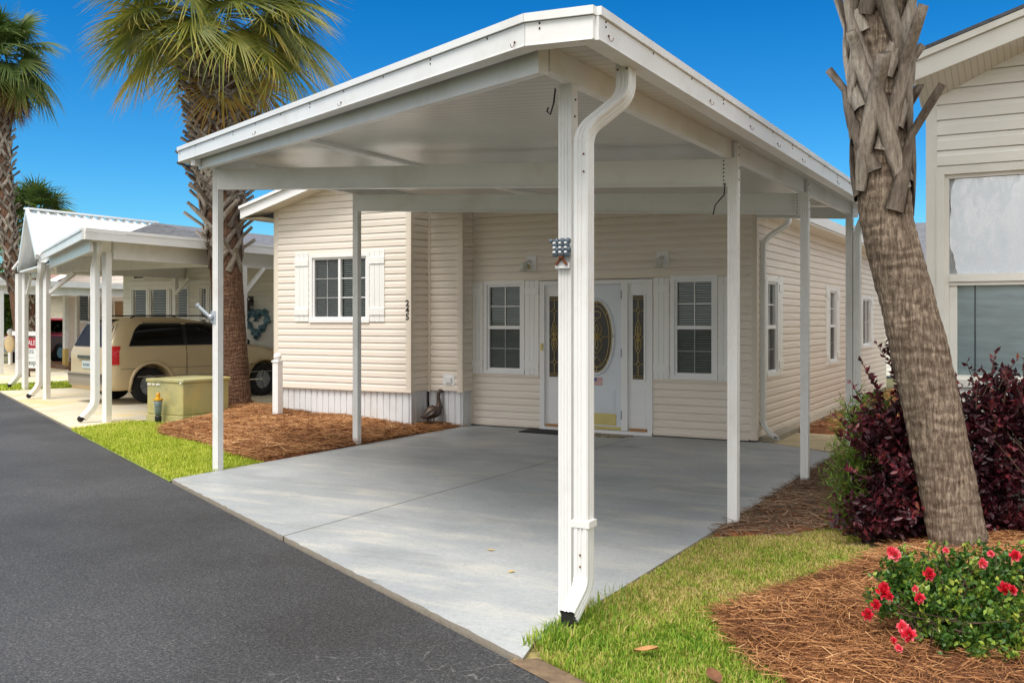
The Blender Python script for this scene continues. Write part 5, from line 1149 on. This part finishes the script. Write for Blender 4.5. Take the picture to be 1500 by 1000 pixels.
def interp(path, rad, z):
    for (a, ra), (b_, rb) in zip(zip(path[:-1], rad[:-1]), zip(path[1:], rad[1:])):
        if a[2] <= z <= b_[2]: t = (z-a[2])/(b_[2]-a[2]); return Vector(a).lerp(Vector(b_), t), ra+(rb-ra)*t
    return Vector(path[-1]), rad[-1]
def trunk(par, path, rad, m_, n_=36, step=.03, wob=.02):
    """bark: fibres that run up the trunk, broken by irregular leaf-scar rings"""
    zs = np.arange(path[0][2], path[-1][2], step); m2 = len(zs)
    def grid(cz, ca, seed):
        g_ = np.random.default_rng(seed).normal(size=(max(2, int(m2*step/cz)+2), max(3, int(ca)))); zi = np.linspace(0, g_.shape[0]-1.001, m2); ai = np.linspace(0, g_.shape[1], n_, endpoint=False)
        z0 = zi.astype(int); fz = (zi-z0)[:, None]; a0 = ai.astype(int) % g_.shape[1]; a1 = (a0+1) % g_.shape[1]; fa = (ai-ai.astype(int))[None]
        top = g_[z0][:, a0]*(1-fa)+g_[z0][:, a1]*fa; bot = g_[z0+1][:, a0]*(1-fa)+g_[z0+1][:, a1]*fa; return top*(1-fz)+bot*fz
    rel = grid(.16, n_*.9, 1)*.45+grid(.05, n_*.5, 2)*.4+grid(.35, 7, 3)*.35
    ringph = np.cumsum(np.random.default_rng(4).uniform(.5, 1.5, m2))*step*2*np.pi/.085; rel += (np.sin(ringph[:, None]+grid(.3, 5, 5)*.9))*.28
    V = np.zeros((m2, n_, 3)); an = np.arange(n_)*2*np.pi/n_
    for k, z in enumerate(zs):
        p, r_ = interp(path, rad, z); rr = r_*(1+wob*rel[k]); V[k, :, 0] = p.x+rr*np.cos(an); V[k, :, 1] = p.y+rr*np.sin(an); V[k, :, 2] = z
    idx = np.arange(m2*n_).reshape(m2, n_); nx_ = np.roll(idx, -1, 1)
    F = np.stack([idx[:-1].ravel(), nx_[:-1].ravel(), nx_[1:].ravel(), idx[1:].ravel()], 1)
    return npmesh('trunk', V.reshape(-1, 3), F, m_, par)
def boots(par, path, rad, z0, z1, num, L, w, delta, tip, tel, nm='leaf_bases', skew=.3):
    """split leaf bases: two legs rise crosswise round the trunk and meet in a broken stub"""
    V, F, T = [], [], []
    for i in range(num):
        z = z0+(z1-z0)*(i+.5)/num+random.uniform(-.05, .05); az = i*2.39996+random.uniform(-.2, .2); tint = random.uniform(.1, .85)
        tl = tip*random.choice((.35, .6, .75, .9, 1.1)); e_ = tel*random.uniform(.8, 1.15); tw = random.gauss(0, skew); dl = delta*random.uniform(.8, 1.2); lz = L*random.uniform(.8, 1.2)
        for leg in (-1, 1):
            st = 8; b0 = len(V); lw = random.uniform(.85, 1.15)
            if random.random() < .12: continue
            for k in range(st+1):
                t = k/st
                if t <= .62: u = t/.62; zz = z+lz*u; a = az+leg*dl*(1-u)**1.2; p, r_ = interp(path, rad, max(path[0][2], min(zz, path[-1][2]))); rr = r_+.006+.03*u; ex = Vector((0, 0, 0)); slope = leg*dl*r_/max(lz, .01)*(1-u)
                else:
                    u = (t-.62)/.38; zz = z+lz; a = az; p, r_ = interp(path, rad, min(zz, path[-1][2])); rr = r_+.036+tl*u*math.cos(e_); ex = Vector((-math.sin(a)*tw*tl*u, math.cos(a)*tw*tl*u, tl*u*math.sin(e_))); slope = 0
                R_ = Vector((math.cos(a), math.sin(a), 0)); Tn = Vector((-math.sin(a), math.cos(a), slope)).normalized()
                c = Vector((p.x, p.y, zz))+R_*rr+ex; ww = w*lw*(1-.34*t)*(.75+.25*random.random() if k == st else 1); th = .024+.012*t
                nrm = R_ if t <= .62 else (R_*math.sin(e_)-Vector((0, 0, math.cos(e_))))
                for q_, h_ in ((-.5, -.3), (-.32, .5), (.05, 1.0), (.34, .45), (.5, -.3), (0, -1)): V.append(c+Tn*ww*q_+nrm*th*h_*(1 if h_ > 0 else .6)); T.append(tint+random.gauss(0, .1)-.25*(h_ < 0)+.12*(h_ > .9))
            for k in range(st):
                for m_ in range(6): F.append((b0+k*6+m_, b0+k*6+(m_+1) % 6, b0+(k+1)*6+(m_+1) % 6, b0+(k+1)*6+m_))
            e0 = b0+st*6; F += [(e0, e0+1, e0+2, e0+5), (e0+5, e0+2, e0+3, e0+4)]
    return npmesh(nm, np.array([tuple(v) for v in V]), np.array(F), mBoot, par, np.array(T))
# palm between the two houses
p2 = thing('palm_tree', 'thick fan palm with shaggy leaf bases rising behind the left end of the large carport', 'palm tree', (-12.1, 12.2, 0))
path2 = [(-12.1, 12.2, -.1), (-12.15, 12.17, 1), (-12.25, 12.08, 2.9), (-12.3, 12.04, 4.2), (-12.3, 12.04, 5.6), (-12.3, 12.04, 6.3)]; rad2 = [.29, .25, .27, .4, .45, .36]
trunk(p2, path2, rad2, mTrunk2, 60, .02, .022); boots(p2, path2, rad2, 2.35, 3.9, 42, .3, .12, .6, .34, .7); boots(p2, path2, rad2, 3.5, 6.1, 300, .17, .085, .5, .22, .6, 'old_leaf_bases', .6)
crown(p2, (-12.3, 12.04, 6.8), 88, 1.2, 1.12, 66, mPalmLeaf, .021, (-.42, 1.35), 3, droop=.15)
# leaning palm at the right
p1 = thing('palm_tree', 'leaning grey palm trunk with crossed leaf stubs in front of the ivory house', 'palm tree', (-.55, 7.18, 0))
path1 = [(-.52, 7.2, -.1), (-.548, 7.2, .0), (-.64, 7.2, .5), (-.73, 7.2, .96), (-.82, 7.2, 1.42), (-.935, 7.2, 1.89), (-1.02, 7.2, 2.25), (-1.06, 7.2, 2.7), (-1.075, 7.2, 3.3), (-1.07, 7.2, 3.9), (-1.06, 7.2, 5.0), (-1.06, 7.2, 5.8)]
rad1 = [.19, .186, .185, .187, .188, .18, .174, .172, .18, .188, .19, .18]
trunk(p1, path1, rad1, mTrunk, 120, .01, .034); boots(p1, path1, rad1, 2.3, 5.3, 42, .6, .14, 1.05, .34, 1.2)
crown(p1, (-1.06, 7.2, 6.5), 26, 1.2, 1.1, 34, mPalmLeaf, .036, (-.1, 1.3))
# two palms down the street
p3 = thing('palm_tree', 'tall fan palm at the left edge with red-brown bark behind the peaked carport', 'palm tree', (-24.9, 17.05, 0))
path3 = [(-24.85, 17.1, -.1), (-24.95, 17.05, 1), (-25.15, 16.95, 3), (-25.35, 16.85, 5), (-25.38, 16.82, 6.4), (-25.36, 16.81, 8)]; rad3 = [.16, .15, .17, .19, .18, .16]
trunk(p3, path3, rad3, mTrunk2, 14); boots(p3, path3, rad3, 2.2, 7.8, 130, .26, .1, .7, .2, .8)
crown(p3, (-25.4, 16.81, 8.85), 60, .8, .9, 44, mPalmLeafG, .034, (-.7, 1.3), 22, droop=.25)
p4 = thing('palm_tree', 'short palm whose round crown shows just above the ridge of the peaked metal roof', 'palm tree', (-27.3, 19.1, 0))
path4 = [(-27.4, 19.1, -.1), (-27.35, 19.12, 2), (-27.3, 19.15, 4), (-27.3, 19.15, 4.6)]; rad4 = [.14, .15, .2, .2]
trunk(p4, path4, rad4, mTrunk2, 12); boots(p4, path4, rad4, .6, 4.3, 80, .22, .09, .7, .16, .8)
crown(p4, (-27.3, 19.15, 4.7), 48, .6, .8, 36, mPalmLeafG, .035, (-.5, 1.4))

# ------------------------------------------------------------------ shrubs
def leaves(P, D, L, W, tint, fold=.25):
    """leaf quads (two folded halves): P centres, D directions (n,3), size arrays"""
    n_ = len(P); D = D/np.linalg.norm(D, axis=1)[:, None]; r_ = rng.normal(size=(n_, 3)); S_ = np.cross(D, r_); S_ /= np.linalg.norm(S_, axis=1)[:, None]; U = np.cross(S_, D)
    L = L[:, None]; W = W[:, None]
    V = np.stack([P-D*L*.5, P+S_*W*.5+U*W*fold-D*L*.05, P+D*L*.5, P-S_*W*.5+U*W*fold-D*L*.05], 1)
    b_ = np.arange(n_)*4; F = np.concatenate([np.stack([b_, b_+1, b_+2], 1), np.stack([b_, b_+2, b_+3], 1)])
    return V.reshape(-1, 3), F, np.repeat(tint, 4)
def shrub(par, blobs, nleaf, L, W, mat_, name='foliage', stem_m=None, base=None, nst=10, t0=.4, upz=.35, edge=.55):
    """blobs: (centre, radii, weight). Leaves in clumps through the volume, denser towards the surface"""
    cl = []; w_ = np.array([b_[2] for b_ in blobs], float); w_ /= w_.sum()
    ncl = max(20, nleaf//18); V = []
    Ps, Ds, Ts = [], [], []
    stems = MB(); stems.smooth = True
    for i in range(ncl):
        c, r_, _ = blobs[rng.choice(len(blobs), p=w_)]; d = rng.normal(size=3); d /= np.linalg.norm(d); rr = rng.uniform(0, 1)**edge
        ctr = np.array(c)+d*np.array(r_)*rr
        if ctr[2] < .06: continue
        k = rng.integers(10, 26); ax = d*.6+np.array([0, 0, upz])+rng.normal(0, .35, 3); ax /= np.linalg.norm(ax); ln = L*rng.uniform(2.2, 4.5)
        t = rng.uniform(-.5, .5, k); p = ctr+ax*(t*ln)[:, None]+rng.normal(0, L*.42, (k, 3))
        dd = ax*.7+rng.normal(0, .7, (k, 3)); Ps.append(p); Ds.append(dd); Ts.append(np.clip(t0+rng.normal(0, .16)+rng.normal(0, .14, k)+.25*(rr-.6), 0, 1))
        if i % 26 == 0 and base is not None:
            b0 = Vector(base)+Vector((random.uniform(-.12, .12), random.uniform(-.12, .12), 0)); e_ = Vector(ctr+ax*ln*.5); mid = b0.lerp(e_, .55)+Vector((random.uniform(-.08, .08), random.uniform(-.08, .08), .08)); stems.tube([b0, mid, e_], [.006, .004, .0015], 4)
    P_ = np.vstack(Ps); D_ = np.vstack(Ds); T_ = np.concatenate(Ts); n_ = len(P_)
    v, f, t = leaves(P_, D_, L*rng.uniform(.7, 1.25, n_), W*rng.uniform(.7, 1.25, n_), T_)
    o = npmesh(name, v, f, mat_, par, t)
    if base is not None: stems.build('stems', mStem, par)
    return o
def sprigs(par, pts, L, W, mat_, t0=.6, name='foliage'):
    Ps, Ds, Ts = [], [], []; q = MB()
    for a, c in pts:
        a, c = Vector(a), Vector(c); mid = a.lerp(c, .5)+Vector((random.uniform(-.03, .03), 0, random.uniform(-.02, .03))); path = [a, mid, c]; q.tube(path, [.005, .004, .0018], 4)
        k = int((c-a).length/.022)
        for i in range(k):
            t = (i+1)/k
            if t < .25: continue
            p = a.lerp(mid, t*2) if t < .5 else mid.lerp(c, t*2-1); d = Vector((random.gauss(0, .7), random.gauss(0, .7), .6)); d.normalize(); Ps.append(np.array(p+d*L*.45)); Ds.append(np.array(d)); Ts.append(t0+random.gauss(0, .12))
    P_ = np.array(Ps); n_ = len(P_); v, f, t = leaves(P_, np.array(Ds), L*rng.uniform(.8, 1.15, n_), W*rng.uniform(.8, 1.15, n_), np.array(Ts)); npmesh(name, v, f, mat_, par, t); q.build('shoots', mStem, par)
CR = (math.cos(R(29)), math.sin(R(29))); CF = (-math.sin(R(29)), math.cos(R(29)))
def cam_pt(px_, py_, d): r_ = (px_-750)/1434*d; return Vector((CR[0]*r_+CF[0]*d, CR[1]*r_+CF[1]*d, 1.57-(py_-468)/1434*d))
def blobs(*a): return [(tuple(cam_pt(x, y, d)), r_, w_) for x, y, d, r_, w_ in a]
sA = thing('shrub', 'dark maroon-leaved shrub left of the leaning trunk, mixed with green at its edge', 'shrub', (-1.0, 7.45, 0))
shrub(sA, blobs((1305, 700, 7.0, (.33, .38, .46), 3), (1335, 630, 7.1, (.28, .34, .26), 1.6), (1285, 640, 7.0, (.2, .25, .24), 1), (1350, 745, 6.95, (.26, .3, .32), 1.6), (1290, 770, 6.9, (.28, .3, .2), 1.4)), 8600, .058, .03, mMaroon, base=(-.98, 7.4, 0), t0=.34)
sprigs(sA, [(cam_pt(*a), cam_pt(*c)) for a, c in (((1340, 590, 7), (1296, 502, 7)), ((1300, 600, 7), (1272, 548, 7)), ((1280, 625, 7), (1248, 562, 7)), ((1345, 580, 7), (1340, 545, 7)), ((1260, 640, 7), (1226, 612, 6.9)), ((1300, 590, 7), (1316, 555, 7)), ((1322, 585, 7), (1284, 504, 7)), ((1316, 570, 7), (1301, 512, 7)), ((1300, 600, 7), (1262, 530, 7)), ((1320, 600, 7), (1322, 548, 7)), ((1290, 610, 7), (1286, 566, 7)), ((1265, 660, 7), (1240, 640, 7)), ((1355, 590, 7), (1352, 560, 7)), ((1310, 640, 6.8), (1290, 610, 6.7)), ((1270, 700, 6.8), (1240, 690, 6.7)))], .056, .03, mMaroon)
sB = thing('shrub', 'dark maroon-leaved shrub right of the leaning trunk, below the picture window', 'shrub', (-.1, 7.6, 0))
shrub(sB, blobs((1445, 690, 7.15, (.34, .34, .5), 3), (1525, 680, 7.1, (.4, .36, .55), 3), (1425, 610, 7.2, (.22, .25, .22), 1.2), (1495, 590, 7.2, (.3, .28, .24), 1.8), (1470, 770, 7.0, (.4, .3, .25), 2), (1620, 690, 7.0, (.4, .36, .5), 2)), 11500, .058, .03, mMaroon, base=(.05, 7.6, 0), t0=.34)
sprigs(sB, [(cam_pt(*a), cam_pt(*c)) for a, c in (((1410, 590, 7.1), (1398, 548, 7.1)), ((1425, 580, 7.1), (1416, 530, 7.1)), ((1450, 575, 7.1), (1458, 515, 7.1)), ((1462, 570, 7.1), (1490, 526, 7.1)), ((1480, 570, 7.1), (1484, 545, 7.1)), ((1500, 560, 7.1), (1510, 520, 7.1)), ((1440, 580, 7.1), (1442, 548, 7.1)), ((1470, 590, 7), (1474, 540, 7)), ((1405, 620, 7), (1396, 580, 7)), ((1495, 580, 7.1), (1470, 548, 7.1)), ((1430, 600, 7), (1432, 560, 7)), ((1460, 620, 6.9), (1448, 588, 6.8)), ((1490, 600, 6.9), (1496, 560, 6.8)))], .056, .03, mMaroon)
sC = thing('shrub', 'bright green feathery shrub at the left end of the maroon shrubs', 'shrub', (-1.45, 7.75, 0))
shrub(sC, blobs((1255, 690, 7.25, (.19, .28, .34), 2), (1258, 625, 7.3, (.15, .22, .2), 1.2), (1250, 750, 7.2, (.17, .24, .2), 1), (1285, 610, 7.2, (.14, .2, .14), .8)), 6500, .065, .008, mGreenLeaf, base=(-1.36, 7.75, 0), t0=.52, upz=.7)
sprigs(sC, [(cam_pt(*a), cam_pt(*c)) for a, c in (((1250, 640, 7.2), (1237, 586, 7.2)), ((1255, 640, 7.2), (1262, 590, 7.2)), ((1245, 660, 7.2), (1222, 628, 7.1)), ((1240, 700, 7.1), (1214, 680, 7.1)), ((1265, 620, 7.2), (1278, 580, 7.2)), ((1240, 740, 7.1), (1218, 720, 7.1)), ((1248, 640, 7.2), (1246, 598, 7.2)))], .065, .0075, mGreenLeaf, .62)
rs = thing('rose_bush', 'low rose bush with clusters of pink-red blooms in the pine straw at the front right', 'rose bush', (-.45, 5.6, 0))
shrub(rs, blobs((1330, 848, 4.72, (.15, .14, .1), 1.6), (1395, 845, 4.75, (.2, .18, .12), 2.2), (1470, 842, 4.75, (.22, .2, .13), 2.6), (1370, 895, 4.55, (.16, .16, .12), 2), (1450, 905, 4.5, (.22, .2, .15), 3), (1300, 885, 4.6, (.07, .08, .06), .5), (1480, 965, 4.3, (.16, .16, .12), 1.8), (1405, 945, 4.36, (.12, .13, .08), 1)), 11000, .03, .021, mRoseLeaf, base=tuple(cam_pt(1420, 970, 4.45)), t0=.42, upz=.5)
sprigs(rs, [(cam_pt(*a), cam_pt(*c)) for a, c in (((1330, 840, 4.72), (1322, 800, 4.72)), ((1345, 835, 4.7), (1362, 796, 4.7)), ((1390, 830, 4.75), (1384, 792, 4.75)), ((1300, 870, 4.6), (1272, 838, 4.58)), ((1290, 880, 4.6), (1262, 872, 4.58)), ((1420, 830, 4.75), (1432, 790, 4.75)), ((1450, 830, 4.75), (1462, 798, 4.75)), ((1480, 830, 4.75), (1496, 796, 4.75)), ((1340, 900, 4.5), (1312, 880, 4.45)), ((1350, 930, 4.42), (1328, 935, 4.38)), ((1370, 860, 4.6), (1352, 822, 4.55)), ((1410, 880, 4.5), (1404, 838, 4.45)))], .03, .021, mRoseLeaf, .62)
def bloom():
    Ps, Ds, T = [], [], []
    for ring, (n_, r_, z, el) in enumerate(((9, .03, -.006, .25), (8, .022, .002, .6), (7, .015, .008, 1.0), (5, .008, .012, 1.3))):
        for i in range(n_): a = 6.283*i/n_+ring*.5+random.uniform(-.2, .2); Ps.append((r_*math.cos(a), r_*math.sin(a), z+random.uniform(-.003, .003))); Ds.append((math.cos(a)*math.cos(el), math.sin(a)*math.cos(el), math.sin(el))); T.append(random.uniform(.1, .75)+.1*(ring == 0))
    P_, D_ = np.array(Ps), np.array(Ds); n_ = len(P_); Dn = D_/np.linalg.norm(D_, axis=1)[:, None]; S_ = np.cross(Dn, np.array([0, 0, 1.])); S_ /= np.linalg.norm(S_, axis=1)[:, None]; U = np.cross(S_, Dn)
    L, W = .034, .03; J = lambda a: rng.normal(0, a, (n_, 3)); V = np.stack([P_-Dn*L*.5, P_+S_*W*.55+U*.006+J(.004), P_+Dn*L*.5+S_*W*.25+U*.004+J(.006), P_+Dn*L*.4-S_*W*.25+U*.004+J(.006), P_-S_*W*.55+U*.006+J(.004)], 1); b_ = np.arange(n_)*5
    F = np.concatenate([np.stack([b_, b_+1, b_+2], 1), np.stack([b_, b_+2, b_+3], 1), np.stack([b_, b_+3, b_+4], 1)])
    return V.reshape(-1, 3), F, np.repeat(np.array(T), 5)
bl_meshes = []
for i in range(3):
    v, f, t = bloom(); o = npmesh('flower', v, f, mPetal, None, np.clip(t+(-.2, 0, .35)[i], 0, 1), True); bl_meshes.append(o.data); bpy.data.objects.remove(o)
for i, (x, y, d, s_, k_) in enumerate(((1311, 812, 5.7, 1.1, 2), (1305, 806, 5.75, .8, 1), (1361, 840, 5.6, .9, 0), (1293, 866, 5.45, 1.15, 0), (1283, 885, 5.45, 1.2, 0), (1271, 899, 5.4, .9, 0), (1303, 873, 5.5, .8, 0), (1347, 876, 5.35, 1.15, 1), (1323, 918, 5.2, 1.0, 2), (1331, 929, 5.2, 1.05, 1), (1309, 938, 5.15, .9, 1), (1317, 949, 5.15, .85, 2), (1471, 862, 5.5, 1.1, 0), (1482, 863, 5.55, .8, 0), (1440, 825, 5.7, .85, 2), (1487, 813, 5.6, .9, 0), (1452, 811, 5.8, .8, 2), (1341, 862, 5.5, .6, 2), (1386, 806, 5.85, .6, 2), (1295, 860, 5.5, .8, 0))):
    d = 4.72-(y-806)/150*.42-.1; p = cam_pt(x, y, d); o = bpy.data.objects.new('flower', bl_meshes[k_]); COL.objects.link(o); o.parent = rs; o.location = p-Vector(rs.location); o.scale = (s_*random.uniform(.44, .74),)*3
    o.rotation_euler = Vector((-CF[0]+random.uniform(-.5, .5), -CF[1]+random.uniform(-.5, .5), random.uniform(.2, .9))).to_track_quat('Z', 'Y').to_euler()
q = MB()
for i in range(18):
    a = random.uniform(0, 6.28); b0 = cam_pt(1430+random.uniform(-70, 60), 972, 4.42); q.tube([b0, b0+Vector((math.cos(a)*.12, math.sin(a)*.12, .2)), b0+Vector((math.cos(a)*.3, math.sin(a)*.22, random.uniform(.12, .3)))], [.004, .003, .0015], 4)
q.build('canes', mStem, rs)
# far greenery
def tree(label, x, y, hgt, r_, n_, m_, cat='tree'):
    t = thing('tree', label, cat, (x, y, 0)); q = MB(); q.smooth = True; q.tube([(x, y, -.1), (x+.1, y, hgt*.4), (x, y+.1, hgt*.75)], [r_*.12, r_*.09, r_*.04], 8)
    for i in range(7): a = random.uniform(0, 6.28); q.tube([(x+.05, y, hgt*.35+i*.06*hgt), (x+math.cos(a)*r_*.6, y+math.sin(a)*r_*.6, hgt*(.55+.05*i))], [r_*.05, r_*.015], 6)
    q.build('trunk', mStem, t)
    bl = [((x+random.uniform(-.5, .5)*r_, y+random.uniform(-.5, .5)*r_, hgt*random.uniform(.45, .85)), (r_*random.uniform(.4, .7),)*3, 1) for _ in range(7)]
    shrub(t, bl, n_, .16, .08, m_, 'crown', t0=.35)
tree('round dark green bush-like tree at the left edge between two carport posts', -34.5, 23.2, 3.0, 1.2, 4200, mGreenLeaf)
tree('broad dark green tree far down the street behind the white car', -62, 40, 6.5, 4, 5200, mGreenLeaf)
tree('second dark green tree farther right behind the distant cream house', -47, 48, 6, 3.2, 4200, mGreenLeaf)

GRP = {'palm_tree': 'palm trees along the street', 'tree': 'trees far down the street', 'doormat': 'doormats at the entrance', 'fallen_leaf': 'dry leaves on the grass', 'flower_pot': 'pots by the pink house', 'parked_car': 'hatchbacks far down the street', 'carport': 'white carports along the street', 'far_house': 'houses in the background', 'neighbour_house': 'neighbouring houses'}
for o in list(SC.objects):
    kname = o.name.split('.')[0]
    if o.parent is None and o.get('category') and kname in GRP: o['group'] = GRP[kname]
for o in (sA, sB): o['group'] = 'maroon shrubs by the leaning palm'
# ------------------------------------------------------------------ camera, sun, sky
cam = bpy.data.cameras.new('camera'); co = bpy.data.objects.new('camera', cam); COL.objects.link(co); SC.camera = co
cam.sensor_width = 36; cam.lens = 1434/1500*36; cam.shift_y = -32/1500; cam.clip_end = 1500; cam.clip_start = .05
co.location = (0, 0, 1.57); co.rotation_euler = (R(90), 0, R(29))
SUN_EL, SUN_AZ = 63, 182          # azimuth clockwise from +Y
sd = Vector((math.sin(R(SUN_AZ))*math.cos(R(SUN_EL)), math.cos(R(SUN_AZ))*math.cos(R(SUN_EL)), math.sin(R(SUN_EL))))
sl = bpy.data.lights.new('sun', 'SUN'); sl.energy = 3.1; sl.angle = R(28); sl.color = (1, .955, .89); so = bpy.data.objects.new('sun', sl); COL.objects.link(so); so.rotation_euler = sd.to_track_quat('Z', 'Y').to_euler(); so.location = (0, -5, 20)
W = bpy.data.worlds.new('World'); SC.world = W; W.use_nodes = True; wn = W.node_tree; bg = wn.nodes['Background']
sk = N(wn, 'ShaderNodeTexSky', sky_type='NISHITA'); sk.sun_disc = False; sk.sun_elevation = R(SUN_EL); sk.sun_rotation = R(SUN_AZ); sk.air_density = 1.0; sk.dust_density = .25; sk.ozone_density = 2.5
hs = N(wn, 'ShaderNodeHueSaturation'); hs.inputs['Saturation'].default_value = 1.35; hs.inputs['Value'].default_value = 1.0; wn.links.new(sk.outputs[0], hs.inputs['Color'])
tc = N(wn, 'ShaderNodeTexCoord'); dv = tc.outputs['Generated']
# broken white cloud overhead and behind the camera (the picture window mirrors it); clear blue to the north
dt = N(wn, 'ShaderNodeVectorMath', operation='DOT_PRODUCT'); dt.inputs[1].default_value = (.22, -.53, .82); wn.links.new(dv, dt.inputs[0])
nz = N(wn, 'ShaderNodeTexNoise'); nz.inputs['Scale'].default_value = 3.2; nz.inputs['Detail'].default_value = 8; nz.inputs['Roughness'].default_value = .6; wn.links.new(dv, nz.inputs['Vector'])
ma = N(wn, 'ShaderNodeMath', operation='MULTIPLY_ADD'); ma.inputs[1].default_value = .5; wn.links.new(nz.outputs['Fac'], ma.inputs[0]); wn.links.new(dt.outputs['Value'], ma.inputs[2])
cm = ramp(wn, ma.outputs[0], [(.16, (0, 0, 0, 1)), (.45, (1, 1, 1, 1))])
cc = ramp(wn, nz.outputs['Fac'], [(.3, (6.2, 6.4, 6.8, 1)), (.7, (9.5, 9.4, 9.2, 1))])
sp = N(wn, 'ShaderNodeSeparateXYZ'); wn.links.new(dv, sp.inputs[0])
blue = mixc(wn, 1.0, hs.outputs[0], ramp(wn, sp.outputs['Z'], [(0, (.44, .74, .88, 1)), (.14, (.26, .67, .86, 1)), (.32, (.045, .55, .76, 1))]), 'MULTIPLY')
low = ramp(wn, sp.outputs['Z'], [(.0, (.5, .5, .5, 1)), (.42, (1, 1, 1, 1))]); cc = mixc(wn, 1.0, cc, low, 'MULTIPLY')
mx = mixc(wn, cm, blue, cc); wn.links.new(mx, bg.inputs[0]); bg.inputs[1].default_value = .145
SC.view_settings.view_transform = 'Standard'; SC.view_settings.look = 'None'; SC.view_settings.exposure = .27; SC.view_settings.gamma = 1
SC.cycles.max_bounces = 8; SC.cycles.transparent_max_bounces = 16; SC.cycles.use_denoising = True; SC.cycles.denoising_prefilter = 'NONE'; SC.cycles.caustics_reflective = False; SC.cycles.caustics_refractive = False
